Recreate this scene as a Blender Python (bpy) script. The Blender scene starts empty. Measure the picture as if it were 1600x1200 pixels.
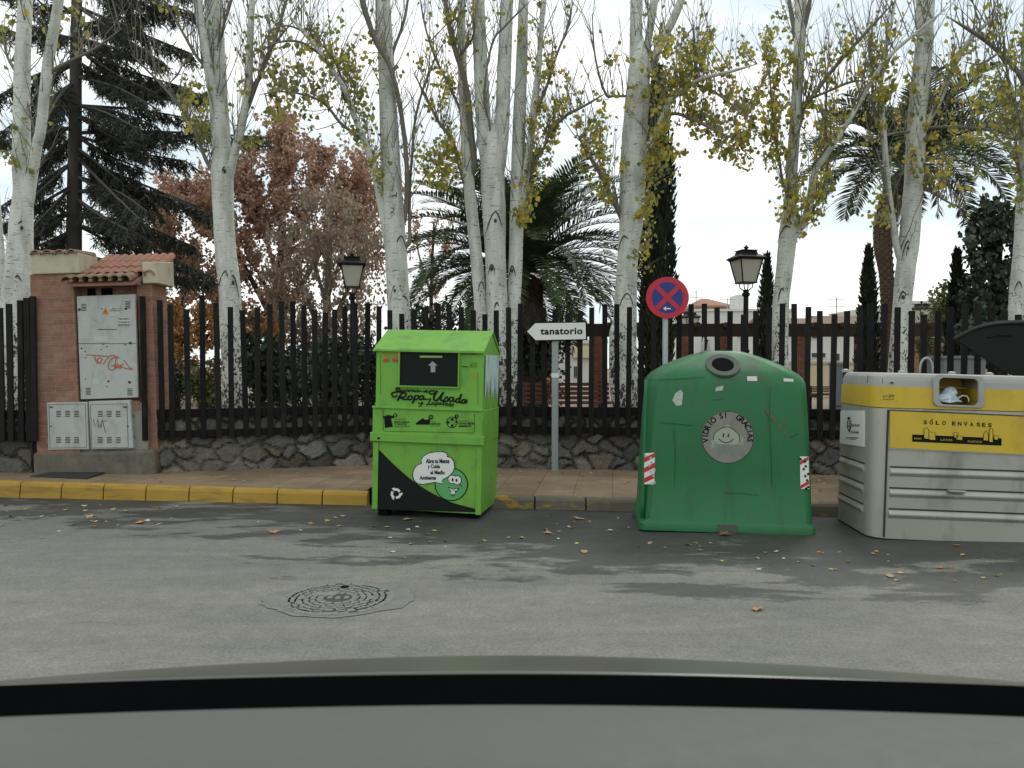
import bpy, bmesh, math, random
import numpy as np
from mathutils import Vector, Matrix
R = math.radians
random.seed(11)
C = bpy.context.scene.collection
SC = bpy.context.scene

# ------------------------------------------------------------------ camera
F = 1250.0            # focal length in pixels of the 1600 px wide photograph
PITCH = R(1.2)
CZ = 1.4
cam_d = bpy.data.cameras.new('camera')
cam = bpy.data.objects.new('camera', cam_d); C.objects.link(cam)
cam.location = (0, 0, CZ); cam.rotation_euler = (R(90) - PITCH, 0, 0)
cam_d.sensor_width = 36; cam_d.lens = F / 1600 * 36
cam_d.clip_start = 0.02; cam_d.clip_end = 3000
cam_d.dof.use_dof = True; cam_d.dof.focus_distance = 8.0; cam_d.dof.aperture_fstop = 13.0
SC.camera = cam

# ------------------------------------------------------------------ sky, sun, exposure
SUN_EL, SUN_AZ = R(48), R(28)         # azimuth measured from straight ahead towards the right
w = bpy.data.worlds.new('World'); SC.world = w; w.use_nodes = True
nt = w.node_tree; nt.nodes.clear()
def N(t, k, **kw):
    n = t.nodes.new(k)
    for a, b in kw.items(): setattr(n, a, b)
    return n
wo = N(nt, 'ShaderNodeOutputWorld'); bg = N(nt, 'ShaderNodeBackground'); bg.inputs[1].default_value = 0.1
sky = N(nt, 'ShaderNodeTexSky', sky_type='NISHITA', sun_disc=False, sun_elevation=SUN_EL, sun_rotation=SUN_AZ)
tc = N(nt, 'ShaderNodeTexCoord'); mp = N(nt, 'ShaderNodeMapping'); mp.inputs['Scale'].default_value = (1.6, 1.6, 6.5)
no = N(nt, 'ShaderNodeTexNoise'); no.inputs['Scale'].default_value = 1.25; no.inputs['Detail'].default_value = 6; no.inputs['Roughness'].default_value = 0.5
cr = N(nt, 'ShaderNodeValToRGB')
cr.color_ramp.elements[0].position = 0.41; cr.color_ramp.elements[0].color = (7.2, 8.2, 8.55, 1)
cr.color_ramp.elements[1].position = 0.60; cr.color_ramp.elements[1].color = (12.5, 12.4, 12.0, 1)
mx = N(nt, 'ShaderNodeMix', data_type='RGBA'); mx.inputs[0].default_value = 0.88
L = nt.links.new
L(tc.outputs['Generated'], mp.inputs[0]); L(mp.outputs[0], no.inputs[0]); L(no.outputs[0], cr.inputs[0])
L(sky.outputs[0], mx.inputs[6]); L(cr.outputs[0], mx.inputs[7]); L(mx.outputs[2], bg.inputs[0]); L(bg.outputs[0], wo.inputs[0])
sd = bpy.data.lights.new('sun', 'SUN'); sd.energy = 0.9; sd.angle = R(16); sd.color = (1, .96, .9)
sun = bpy.data.objects.new('sun', sd); C.objects.link(sun)
sv = Vector((math.sin(SUN_AZ) * math.cos(SUN_EL), math.cos(SUN_AZ) * math.cos(SUN_EL), math.sin(SUN_EL)))
sun.rotation_euler = sv.to_track_quat('Z', 'Y').to_euler(); sun.location = (0, 0, 30)
SC.view_settings.view_transform = 'Standard'; SC.view_settings.look = 'None'
SC.view_settings.exposure = 0.25; SC.view_settings.gamma = 1.0; SC.view_settings.use_curve_mapping = False
SC.cycles.use_denoising = True
SC.cycles.max_bounces = 6; SC.cycles.diffuse_bounces = 3; SC.cycles.glossy_bounces = 3; SC.cycles.transmission_bounces = 2; SC.cycles.transparent_max_bounces = 4

# ------------------------------------------------------------------ placing helpers
FV = Vector((0, math.cos(PITCH), -math.sin(PITCH))); UV = Vector((0, math.sin(PITCH), math.cos(PITCH))); CAM = Vector((0, 0, CZ))
def ray(x, y): return Vector(((x - 800) / F, 0, 0)) + FV - UV * ((y - 600) / F)
def W(x, y, Y):                      # the point seen at (x, y) at depth Y
    d = ray(x, y); return CAM + d * (Y / d.y)
def G(x, y, z=0.0):                  # the point seen at (x, y) at height z
    d = ray(x, y); return CAM + d * ((z - CZ) / d.z)
def px(Y): return Y / F              # metres per photograph pixel at depth Y

# ------------------------------------------------------------------ mesh helpers
class MB:
    def __init__(s): s.v = []; s.f = []; s.col = None
    def add(s, vs, fs):
        b = len(s.v); s.v.extend([tuple(p) for p in vs]); s.f.extend([tuple(b + i for i in f) for f in fs]); return s
    def box(s, x0, x1, y0, y1, z0, z1):
        return s.add([(x0,y0,z0),(x1,y0,z0),(x1,y1,z0),(x0,y1,z0),(x0,y0,z1),(x1,y0,z1),(x1,y1,z1),(x0,y1,z1)],
                     [(0,3,2,1),(4,5,6,7),(0,1,5,4),(1,2,6,5),(2,3,7,6),(3,0,4,7)])
    def obox(s, c, ax, ay, az):      # oriented box: centre and three half-axes
        c, ax, ay, az = map(Vector, (c, ax, ay, az))
        vs = [c + a*ax + b*ay + d*az for d in (-1,1) for a, b in ((-1,-1),(1,-1),(1,1),(-1,1))]
        return s.add(vs, [(0,3,2,1),(4,5,6,7),(0,1,5,4),(1,2,6,5),(2,3,7,6),(3,0,4,7)])
    def tube(s, pts, rad, n=8, cap=True):
        pts = [Vector(p) for p in pts]
        if not hasattr(rad, '__len__'): rad = [rad] * len(pts)
        t0 = (pts[1] - pts[0]).normalized()
        u = t0.orthogonal().normalized(); vs = []; prev = t0
        for i, p in enumerate(pts):
            t = (pts[min(i+1, len(pts)-1)] - pts[max(i-1, 0)])
            t = t.normalized() if t.length > 1e-9 else prev
            u = (u - t * u.dot(t))
            u = u.normalized() if u.length > 1e-6 else t.orthogonal().normalized()
            b = t.cross(u); prev = t
            for k in range(n):
                a = 2 * math.pi * k / n
                vs.append(p + (u * math.cos(a) + b * math.sin(a)) * rad[i])
        fs = [(i*n+k, i*n+(k+1) % n, (i+1)*n+(k+1) % n, (i+1)*n+k) for i in range(len(pts)-1) for k in range(n)]
        if cap: fs += [tuple(range(n-1, -1, -1)), tuple((len(pts)-1)*n + k for k in range(n))]
        return s.add(vs, fs)
    def lathe(s, c, prof, n=16, cap=True):     # prof: (radius, z)
        vs = [(c[0] + r*math.cos(2*math.pi*k/n + math.pi/n), c[1] + r*math.sin(2*math.pi*k/n + math.pi/n), c[2] + z) for r, z in prof for k in range(n)]
        m = len(prof)
        fs = [(i*n+k, i*n+(k+1) % n, (i+1)*n+(k+1) % n, (i+1)*n+k) for i in range(m-1) for k in range(n)]
        if cap: fs += [tuple(range(n-1, -1, -1)), tuple((m-1)*n + k for k in range(n))]
        return s.add(vs, fs)
    def prism(s, poly, y0, y1):      # polygon in x, z extruded along y
        n = len(poly); vs = [(x, y0, z) for x, z in poly] + [(x, y1, z) for x, z in poly]
        return s.add(vs, [tuple(range(n)), tuple(range(2*n-1, n-1, -1))] + [(i, i+n, (i+1) % n + n, (i+1) % n) for i in range(n)])
    def sheet(s, poly, y): return s.add([(x, y, z) for x, z in poly], [tuple(range(len(poly)))])
    def shift(s, d): s.v = [(a-d[0], b-d[1], c-d[2]) for a, b, c in s.v]; return s
    def build(s, name, m, parent=None, smooth=False, bevel=0, seg=2, fix=False):
        me = bpy.data.meshes.new(name); me.from_pydata(s.v, [], s.f)
        if fix:
            bm = bmesh.new(); bm.from_mesh(me); bmesh.ops.recalc_face_normals(bm, faces=bm.faces); bm.to_mesh(me); bm.free()
        me.materials.append(m)
        if smooth: me.polygons.foreach_set('use_smooth', [True]*len(me.polygons))
        me.update()
        o = bpy.data.objects.new(name, me); C.objects.link(o)
        if parent is not None: o.parent = parent
        if bevel:
            b = o.modifiers.new('bevel', 'BEVEL'); b.width = bevel; b.segments = seg; b.limit_method = 'ANGLE'; b.angle_limit = R(40)
            if seg > 1: b.harden_normals = False
        return o
def tag(o, label=None, cat=None, group=None, kind=None):
    if label: o['label'] = label
    if cat: o['category'] = cat
    if group: o['group'] = group
    if kind: o['kind'] = kind
    return o
def thing(name, label, cat, loc=(0,0,0), rz=0, ry=0, group=None):
    o = bpy.data.objects.new(name, None); C.objects.link(o); o.empty_display_size = .2
    o.location = loc; o.rotation_euler = (0, ry, rz)
    return tag(o, label, cat, group)
def mat_of(o): return Matrix.Translation(o.location) @ o.rotation_euler.to_matrix().to_4x4()
def dup(root, loc, rz=None, label=None):
    r = root.copy(); C.objects.link(r); r.location = loc
    if rz is not None: r.rotation_euler = (0, root.rotation_euler[1], rz)
    if label: r['label'] = label
    for ch in list(root.children):
        c = ch.copy(); C.objects.link(c); c.parent = r
        for g in ch.children:
            d = g.copy(); C.objects.link(d); d.parent = c
    return r
def smooth_path(pts, k=4):           # Catmull-Rom through tuples
    P = [np.array(p, float) for p in pts]
    if len(P) < 3: 
        return [tuple(P[0] + (P[1]-P[0]) * t / k) for t in range(k+1)]
    P = [2*P[0]-P[1]] + P + [2*P[-1]-P[-2]]; out = []
    for i in range(1, len(P)-2):
        for j in range(k):
            t = j / k
            out.append(tuple(.5*((2*P[i]) + (P[i+1]-P[i-1])*t + (2*P[i-1]-5*P[i]+4*P[i+1]-P[i+2])*t*t + (3*P[i]-P[i-1]-3*P[i+1]+P[i+2])*t**3)))
    out.append(tuple(P[-2])); return out

class Face:                          # flat marks on the plane y = yl of a thing
    def __init__(s, th, yl, axis='y'):
        s.M = mat_of(th).inverted(); s.yl = yl; s.th = th; s.axis = axis
    def p(s, x, y):
        o = s.M @ CAM; d = s.M.to_3x3() @ ray(x, y)
        if s.axis == 'y':
            t = (s.yl - o.y) / d.y; q = o + d*t; return (q.x, q.z)
        t = (s.yl - o.x) / d.x; q = o + d*t; return (q.y, q.z)
def text_mesh(s, shear=0, bold=0, spacing=1.0):
    c = bpy.data.curves.new('t', 'FONT'); c.body = s; c.size = 1; c.shear = shear; c.offset = bold; c.space_character = spacing; c.resolution_u = 4
    o = bpy.data.objects.new('t', c); C.objects.link(o)
    dg = bpy.context.evaluated_depsgraph_get(); dg.update()
    me = bpy.data.meshes.new_from_object(o.evaluated_get(dg))
    v = np.array([q.co[:2] for q in me.vertices]); f = [tuple(p.vertices) for p in me.polygons]
    bpy.data.objects.remove(o); bpy.data.curves.remove(c); bpy.data.meshes.remove(me)
    return v, f
class Marks(MB):                     # collects flat marks on a Face; lift in front of it
    def __init__(s, face, lift=.002): super().__init__(); s.F = face; s.y = face.yl - lift; s.sg = 1 if lift < 0 else -1
    def at(s, q): return (q[0], s.y, q[1]) if s.F.axis == 'y' else (s.y, q[0], q[1])
    def poly(s, pts):
        q = [s.F.p(*p) for p in pts]; s.y += s.sg*6e-6; return s.add([s.at(a) for a in q], [tuple(range(len(q)))])
    def rect(s, x0, y0, x1, y1): return s.poly([(x0,y0),(x1,y0),(x1,y1),(x0,y1)])
    def disc(s, x, y, r, n=28, ry=None):
        ry = ry or r; return s.poly([(x + r*math.cos(2*math.pi*k/n), y + ry*math.sin(2*math.pi*k/n)) for k in range(n)])
    def line(s, pts, w, closed=False):     # w in pixels
        pts = [Vector(p) for p in pts]; n = len(pts)
        L_, R_ = [], []
        for i, p in enumerate(pts):
            a = pts[(i-1) % n] if (closed or i) else p; b = pts[(i+1) % n] if (closed or i < n-1) else p
            t = (b - a); t = t.normalized() if t.length > 1e-9 else Vector((1, 0)); q = Vector((-t.y, t.x)) * w / 2
            L_.append(p + q); R_.append(p - q)
        for i in range(n if closed else n-1):
            j = (i+1) % n; s.poly([L_[i], L_[j], R_[j], R_[i]])
        return s
    def circle(s, x, y, r, w, n=28, ry=None, a0=0, a1=360):
        ry = ry or r; full = (a1 - a0) >= 360
        pts = [(x + r*math.cos(R(a0 + (a1-a0)*k/n)), y + ry*math.sin(R(a0 + (a1-a0)*k/n))) for k in range(n if full else n+1)]
        return s.line(pts, w, full)
    def text(s, body, x0, y0, x1, y1, slope=0, **kw):   # fits the text in the pixel box; slope in px over its width
        v, f = text_mesh(body, **kw); a, b = v.min(0), v.max(0)
        q = (v - a) / np.maximum(b - a, 1e-6)
        ps = [s.F.p(x0 + u*(x1-x0), y1 - t*(y1-y0) + slope*u) for u, t in q]
        return s.add([s.at(p) for p in ps], f)
    def glyph(s, ch, x, y, h, ang, wfac=1.0):           # one letter centred at pixel (x, y), turned by ang
        v, f = text_mesh(ch, bold=.03); a, b = v.min(0), v.max(0); c = (a + b) / 2
        q = (v - c) * h / .72; ca, sa = math.cos(ang), math.sin(ang)
        ps = [s.F.p(x + ca*u*wfac + sa*t, y + sa*u*wfac - ca*t) for u, t in q]
        return s.add([s.at(p) for p in ps], f)

# ------------------------------------------------------------------ materials
def lin(r, g, b): return tuple(((c/255)/12.92 if c/255 <= .04045 else ((c/255+.055)/1.055)**2.4) for c in (r, g, b)) + (1,)
class NB:                            # small node builder
    def __init__(s, name):
        s.m = bpy.data.materials.new(name); s.m.use_nodes = True; s.t = s.m.node_tree
        s.b = s.t.nodes['Principled BSDF']; s.tc = N(s.t, 'ShaderNodeTexCoord')
    def l(s, a, b): s.t.links.new(a, b)
    def co(s, scale=(1,1,1), src='Object', rot=(0,0,0)):
        m = N(s.t, 'ShaderNodeMapping'); m.inputs['Scale'].default_value = scale; m.inputs['Rotation'].default_value = rot
        s.l(s.tc.outputs[src], m.inputs[0]); return m.outputs[0]
    def noise(s, vec, scale=5, detail=4, rough=.55, dist=0):
        n = N(s.t, 'ShaderNodeTexNoise'); n.inputs['Scale'].default_value = scale; n.inputs['Detail'].default_value = detail
        n.inputs['Roughness'].default_value = rough; n.inputs['Distortion'].default_value = dist
        s.l(vec, n.inputs['Vector']); return n.outputs[0]
    def ramp(s, fac, stops, interp='LINEAR'):
        r = N(s.t, 'ShaderNodeValToRGB'); r.color_ramp.interpolation = interp
        e = r.color_ramp.elements
        while len(e) < len(stops): e.new(.5)
        for i, (p, c) in enumerate(stops): e[i].position = p; e[i].color = c if len(c) == 4 else tuple(c) + (1,)
        s.l(fac, r.inputs[0]); return r.outputs[0]
    def mix(s, fac, a, b, mode='MIX'):
        m = N(s.t, 'ShaderNodeMix', data_type='RGBA', blend_type=mode)
        for sock, v in ((m.inputs[0], fac), (m.inputs[6], a), (m.inputs[7], b)):
            if isinstance(v, bpy.types.NodeSocket): s.l(v, sock)
            elif isinstance(v, (int, float)): sock.default_value = v
            else: sock.default_value = v if len(v) == 4 else tuple(v) + (1,)
        return m.outputs[2]
    def math(s, op, a, b=0, clamp=False):
        m = N(s.t, 'ShaderNodeMath', operation=op, use_clamp=clamp)
        for sock, v in ((m.inputs[0], a), (m.inputs[1], b)):
            if isinstance(v, bpy.types.NodeSocket): s.l(v, sock)
            else: sock.default_value = v
        return m.outputs[0]
    def rng(s, v, a, b, c=0, d=1):
        m = N(s.t, 'ShaderNodeMapRange'); s.l(v, m.inputs[0])
        for i, q in enumerate((a, b, c, d)): m.inputs[1+i].default_value = q
        return m.outputs[0]
    def sep(s, vec):
        n = N(s.t, 'ShaderNodeSeparateXYZ'); s.l(vec, n.inputs[0]); return n.outputs
    def comb(s, x, y, z):
        n = N(s.t, 'ShaderNodeCombineXYZ')
        for i, v in enumerate((x, y, z)):
            if isinstance(v, bpy.types.NodeSocket): s.l(v, n.inputs[i])
            else: n.inputs[i].default_value = v
        return n.outputs[0]
    def bump(s, h, strength=.3, dist=.01):
        n = N(s.t, 'ShaderNodeBump'); n.inputs['Strength'].default_value = strength; n.inputs['Distance'].default_value = dist
        s.l(h, n.inputs['Height']); s.l(n.outputs[0], s.b.inputs['Normal'])
    def out(s, col=None, rough=None, metal=None, spec=None):
        for k, v in (('Base Color', col), ('Roughness', rough), ('Metallic', metal), ('Specular IOR Level', spec)):
            if v is None: continue
            if isinstance(v, bpy.types.NodeSocket): s.l(v, s.b.inputs[k])
            else: s.b.inputs[k].default_value = (v if not hasattr(v, '__len__') or len(v) == 4 else tuple(v) + (1,))
        return s.m
def plain(name, col, rough=.6, metal=0, var=.15, vscale=4, bump=0, bscale=40, spec=.4, dirt=None, dscale=3, damt=.5):
    n = NB(name); v = n.co()
    col = tuple(col[:3])
    f = n.noise(v, vscale, 5)
    c = n.mix(f, tuple(a*(1-var) for a in col), tuple(min(1, a*(1+var)) for a in col))
    if dirt:
        d = n.rng(n.noise(n.co((1, 1, .55)), dscale, 7, .65, .4), .5, .72, 0, damt); c = n.mix(d, c, dirt)
    if bump: n.bump(n.noise(v, bscale, 3), bump, .01)
    return n.out(c, n.rng(f, .3, .7, max(.03, rough-.07), min(1, rough+.07)), metal, spec)
def leafmat(name, stops, rough=.5, trans=.35, spec=.3):
    n = NB(name); g = N(n.t, 'ShaderNodeNewGeometry')
    c = n.ramp(g.outputs['Random Per Island'], stops)
    n.out(c, rough, 0, spec)
    if trans:
        tr = N(n.t, 'ShaderNodeBsdfTranslucent'); n.l(c, tr.inputs[0]); ms = N(n.t, 'ShaderNodeMixShader'); ms.inputs[0].default_value = trans
        n.l(n.b.outputs[0], ms.inputs[1]); n.l(tr.outputs[0], ms.inputs[2]); n.l(ms.outputs[0], n.t.nodes['Material Output'].inputs[0])
    return n.m

def asphalt():
    n = NB('asphalt'); v = n.co(); x, y, z = n.sep(v)[:3]
    fine = n.noise(v, 140, 3, .7); mid = n.noise(v, 9, 6, .65); big = n.noise(n.co((.55, .9, 1)), .9, 5, .6)
    c = n.mix(n.rng(mid, .3, .7), (.126, .126, .115), (.170, .170, .154))
    c = n.mix(n.rng(big, .36, .66), c, n.mix(1.0, c, (1.30, 1.29, 1.24), 'MULTIPLY'))
    grit = n.noise(v, 55, 2, .5); c = n.mix(n.rng(grit, .38, .62), n.mix(1.0, c, (.84, .84, .84), 'MULTIPLY'), n.mix(1.0, c, (1.12, 1.12, 1.11), 'MULTIPLY'))
    stk = n.noise(n.co((.5, 2.6, 1), rot=(0, 0, R(9))), 1.4, 4, .6); c = n.mix(n.rng(stk, .40, .66, 0, .8), c, n.mix(1.0, c, (1.22, 1.22, 1.18), 'MULTIPLY'))
    c = n.mix(n.rng(fine, .58, .78), c, (.42, .41, .37))                      # pale grit
    c = n.mix(n.rng(fine, .40, .30), c, (.10, .104, .10))
    pit = n.rng(n.noise(n.co((1, 1, 1)), 26, 5, .7), .63, .70); c = n.mix(n.math('MULTIPLY', pit, n.rng(n.noise(v, 1.7, 3), .5, .62)), c, (.10, .104, .10))
    cy = n.math('ADD', y, n.math('MULTIPLY', x, .127))                        # distance measured square to the kerb
    w = n.noise(n.co((.55, 1.55, 1)), 1.5, 10, .70, .3)
    s = n.math('ADD', n.rng(cy, 4.3, 7.2, 0, .34), n.rng(x, -2.6, .9, -.10, .075))
    s = n.math('ADD', s, n.rng(x, 2.6, 4.6, 0, -.02))
    wet = n.rng(n.math('ADD', w, s), .675, .722, 0, 1)
    wet = n.math('MULTIPLY', wet, n.rng(cy, 4.0, 5.0))
    c = n.mix(n.math('MULTIPLY', wet, .90), c, n.mix(1.0, c, (.30, .315, .32), 'MULTIPLY'))
    damp = n.math('MULTIPLY', n.rng(cy, 5.9, 7.6), n.rng(n.noise(v, 1.1, 4), .3, .6))   # damp strip along the gutter
    c = n.mix(n.math('MULTIPLY', damp, .75), c, n.mix(1.0, c, (.42, .43, .44), 'MULTIPLY'))
    crk = N(n.t, 'ShaderNodeTexVoronoi', feature='DISTANCE_TO_EDGE'); crk.inputs['Scale'].default_value = .55
    wv = N(n.t, 'ShaderNodeVectorMath', operation='ADD'); sc = N(n.t, 'ShaderNodeVectorMath', operation='SCALE'); sc.inputs[3].default_value = .35
    nz = N(n.t, 'ShaderNodeTexNoise'); nz.inputs['Scale'].default_value = 3.5; nz.inputs['Detail'].default_value = 6
    n.l(v, nz.inputs['Vector']); n.l(nz.outputs['Color'], sc.inputs[0]); n.l(v, wv.inputs[0]); n.l(sc.outputs[0], wv.inputs[1]); n.l(wv.outputs[0], crk.inputs['Vector'])
    cm = n.math('MULTIPLY', n.rng(crk.outputs['Distance'], .0, .010, 1, 0), n.rng(n.noise(v, .8, 2), .58, .64))
    c = n.mix(n.math('MULTIPLY', cm, .55), c, (.03, .03, .03))
    n.bump(n.math('ADD', n.math('MULTIPLY', fine, .6), n.math('MULTIPLY', mid, .4)), .55, .006)
    return n.out(c, n.mix(wet, (.85,)*3, (.55,)*3), 0, .3)
def brickmat(name, c1, c2, mortar, sw=.24, sh=.065):
    n = NB(name); x, y, z = n.sep(n.co())[:3]
    v = n.comb(n.math('ADD', x, y), z, 0)
    b = N(n.t, 'ShaderNodeTexBrick'); b.inputs['Scale'].default_value = 1; b.inputs['Brick Width'].default_value = sw; b.inputs['Row Height'].default_value = sh
    b.inputs['Mortar Size'].default_value = .006; b.inputs['Mortar Smooth'].default_value = .3; b.inputs['Color1'].default_value = c1 + (1,); b.inputs['Color2'].default_value = c2 + (1,); b.inputs['Mortar'].default_value = mortar + (1,)
    n.l(v, b.inputs[0])
    f = n.noise(n.co(), 11, 6, .7); c = n.mix(n.rng(f, .35, .7), b.outputs[0], n.mix(1.0, b.outputs[0], (.62, .6, .58), 'MULTIPLY'))
    c = n.mix(n.rng(n.noise(n.co(), 2.2, 5), .5, .75, 0, .4), c, (.36, .30, .25))
    n.bump(n.math('SUBTRACT', n.math('MULTIPLY', f, .4), b.outputs[1]), .8, .008)
    return n.out(c, .9, 0, .2)
def barkmat(name, base=(.66, .68, .62), zdark=1.5, amt=1.0):
    n = NB(name); v = n.co(); z = n.sep(v)[2]
    c = n.mix(n.noise(v, 3.5, 5), tuple(a*.80 for a in base), tuple(min(1, a*1.1) for a in base))
    c = n.mix(n.rng(n.noise(n.co((2.2, 2.2, .5)), 3, 5), .46, .70, 0, .75), c, (.30, .315, .25))
    len_ = n.rng(n.noise(n.co((8, 8, 60)), 1.0, 4, .62, .2), .60, .65)            # lenticels: short dark dashes across
    c = n.mix(n.math('MULTIPLY', len_, .85), c, (.07, .068, .06))
    spk = n.rng(n.noise(n.co((1, 1, 1.6)), 34, 3, .6), .66, .72); c = n.mix(n.math('MULTIPLY', spk, n.rng(z, 2.2, 3.4, .85, .3)), c, (.09, .09, .08))
    rough_ = n.noise(n.co((20, 20, 13)), 1.0, 6, .62, 1.1)
    rg = n.math('ADD', n.math('ADD', rough_, n.rng(z, .3, 2.9, .125, -.13)), n.math('MULTIPLY', n.rng(n.noise(n.co((1.5,1.5,.8)), 2, 4), .3, .7, -.5, .5), .10))
    c = n.mix(n.math('MULTIPLY', n.rng(rg, .565, .60), amt), c, (.045, .046, .042))
    n.bump(n.math('ADD', n.math('MULTIPLY', rough_, .6), n.noise(n.co((9, 9, 46)), 1, 3)), .5, .02)
    return n.out(c, .8, 0, .25)
def kerbmat():
    n = NB('kerb_paint'); v = n.co(); x, y, z = n.sep(v)[:3]
    pa = n.mix(n.noise(v, 3, 5), (.33, .20, .033), (.45, .285, .058))
    st = n.mix(n.noise(v, 5, 5), (.10, .085, .062), (.20, .175, .135))
    worn = n.math('ADD', n.noise(n.co((1.5, 1.5, 4)), 2.6, 8, .7), n.rng(x, -1.7, .3, -.12, .145))
    c = n.mix(n.rng(worn, .53, .60), pa, st)
    c = n.mix(n.rng(n.noise(n.co((.7, 1, 5)), 3.2, 7, .7, .5), .50, .74, 0, .75), c, (.09, .072, .05))
    n.bump(n.noise(v, 55, 4), .4, .006)
    return n.out(c, .8, 0, .25)
def pavemat():
    n = NB('pavement_slabs'); v = n.co(rot=(0, 0, R(7.2)))
    b = N(n.t, 'ShaderNodeTexBrick'); b.offset = 0; b.inputs['Scale'].default_value = 1; b.inputs['Brick Width'].default_value = .4; b.inputs['Row Height'].default_value = .4
    b.inputs['Mortar Size'].default_value = .005; b.inputs['Color1'].default_value = (.262, .186, .112, 1); b.inputs['Color2'].default_value = (.325, .238, .148, 1); b.inputs['Mortar'].default_value = (.13, .10, .075, 1)
    n.l(v, b.inputs[0]); o = n.co()
    c = n.mix(n.rng(n.noise(o, 1.2, 6, .6), .35, .68), b.outputs[0], n.mix(1.0, b.outputs[0], (.52, .53, .55), 'MULTIPLY'))
    c = n.mix(n.rng(n.noise(o, 7, 6, .7), .55, .75, 0, .5), c, (.38, .32, .25))
    n.bump(n.noise(o, 60, 4), .35, .005)
    return n.out(c, n.rng(n.noise(o, 1.2, 6, .6), .35, .68, .6, .85), 0, .35)
def stonemat():
    n = NB('fieldstone'); a = N(n.t, 'ShaderNodeVertexColor'); a.layer_name = 'stone'
    v = n.co(); f = n.noise(v, 14, 7, .7)
    c = n.mix(n.rng(f, .3, .72), n.mix(1.0, a.outputs[0], (.62, .62, .62), 'MULTIPLY'), n.mix(1.0, a.outputs[0], (1.35, 1.33, 1.3), 'MULTIPLY'))
    n.bump(f, .7, .02); return n.out(c, .92, 0, .2)
M = {}
M['asphalt'] = asphalt(); M['kerb'] = kerbmat(); M['pave'] = pavemat(); M['stone'] = stonemat()
M['concrete'] = plain('weathered_concrete', (.26, .25, .22), .9, 0, .3, 6, .4, 60, dirt=(.10, .10, .09), dscale=5)
M['patch'] = plain('patch_concrete', (.178, .178, .160), .9, 0, .28, 8, .5, 70, dirt=(.12, .12, .11), dscale=7, damt=.8)
M['park'] = plain('park_sand', (.22, .175, .12), .95, 0, .3, 1.2, .4, 30, dirt=(.13, .11, .075), dscale=1.4)
M['fieldground'] = plain('bare_ground', (.2, .18, .13), .95, 0, .3, .2)
M['brick'] = brickmat('red_brick', (.37, .185, .125), (.285, .140, .098), (.30, .25, .20))
M['brick_far'] = brickmat('pergola_brick', (.27, .10, .06), (.20, .075, .05), (.22, .17, .14))
M['plaster'] = plain('cream_plaster', (.47, .43, .33), .9, 0, .15, 5, .25, 30, dirt=(.2, .17, .12), dscale=4, damt=.6)
M['tile'] = plain('clay_roof_tile', (.31, .145, .092), .85, 0, .4, 7, .4, 40, dirt=(.22, .19, .14), dscale=6, damt=.8)
M['tile_end'] = plain('weathered_tile', (.26, .17, .11), .9, 0, .4, 9, .4, 40, dirt=(.12, .10, .08), dscale=8, damt=.7)
M['cabinet'] = plain('cabinet_grey', (.43, .455, .43), .7, 0, .1, 5, .1, 30, dirt=(.22, .225, .20), dscale=7, damt=.6)
M['fence'] = plain('fence_black_paint', (.016, .0155, .0145), .65, 0, .6, 8, .1, 40, spec=.2)
def fence_mat():
    n = NB('fence_black_paint'); oi = N(n.t, 'ShaderNodeObjectInfo'); v = n.co()
    c = n.mix(oi.outputs['Random'], (.007, .007, .0068), (.016, .0155, .014)); c = n.mix(n.rng(n.noise(n.co((3, 3, .6)), 3, 6, .7), .55, .75, 0, .6), c, (.045, .040, .034))
    n.bump(n.noise(v, 40, 3), .15, .004); return n.out(c, n.rng(n.noise(v, 5, 4), .3, .7, .55, .85), 0, .14)
M['fence'] = fence_mat()
M['lamp_iron'] = plain('lamp_black_iron', (.011, .012, .012), .6, 0, .3, 6, spec=.2)
M['lamp_glass'] = plain('frosted_lamp_glass', (.55, .54, .47), .35, 0, .08, 3)
M['lamp_post_grey'] = plain('painted_post', (.02, .022, .022), .4, 0, .3, 6)
M['galv'] = plain('galvanised_steel', (.30, .33, .33), .5, .35, .2, 14, .1, 50)
M['white'] = plain('sign_white', (.70, .71, .68), .45, 0, .03, 3)
M['black'] = plain('matt_black', (.006, .0065, .0065), .9, 0, .2, 5, spec=.05)
M['ink'] = plain('ink_black', (.009, .011, .010), .8, 0, .1, 5, spec=.1)
M['red'] = plain('sign_red', (.50, .018, .035), .45, 0, .05, 3)
M['blue'] = plain('sign_blue', (.016, .035, .20), .45, 0, .05, 3)
M['lime'] = plain('lime_green_paint', (.150, .385, .046), .45, 0, .07, 2.0, .04, 12, dirt=(.075, .15, .035), dscale=6, damt=.6)
M['lime_side'] = M['lime']
M['ball'] = plain('ball_green', (.10, .36, .12), .45, 0, .05, 3)
M['dark_graphic'] = plain('dark_graphic', (.009, .014, .012), .7, 0, .15, 3, spec=.15)
M['orange'] = plain('sticker_orange', (.55, .20, .02), .5)
M['sticker_red'] = plain('sticker_red', (.42, .045, .02), .5)
M['yellowgreen'] = plain('slot_strip', (.25, .36, .10), .5)
M['arrow'] = plain('arrow_grey', (.30, .31, .30), .5)
M['faded'] = plain('faded_side_sticker', (.42, .55, .52), .6, 0, .2, 6, dirt=(.10, .22, .06), dscale=9, damt=.8)
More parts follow.
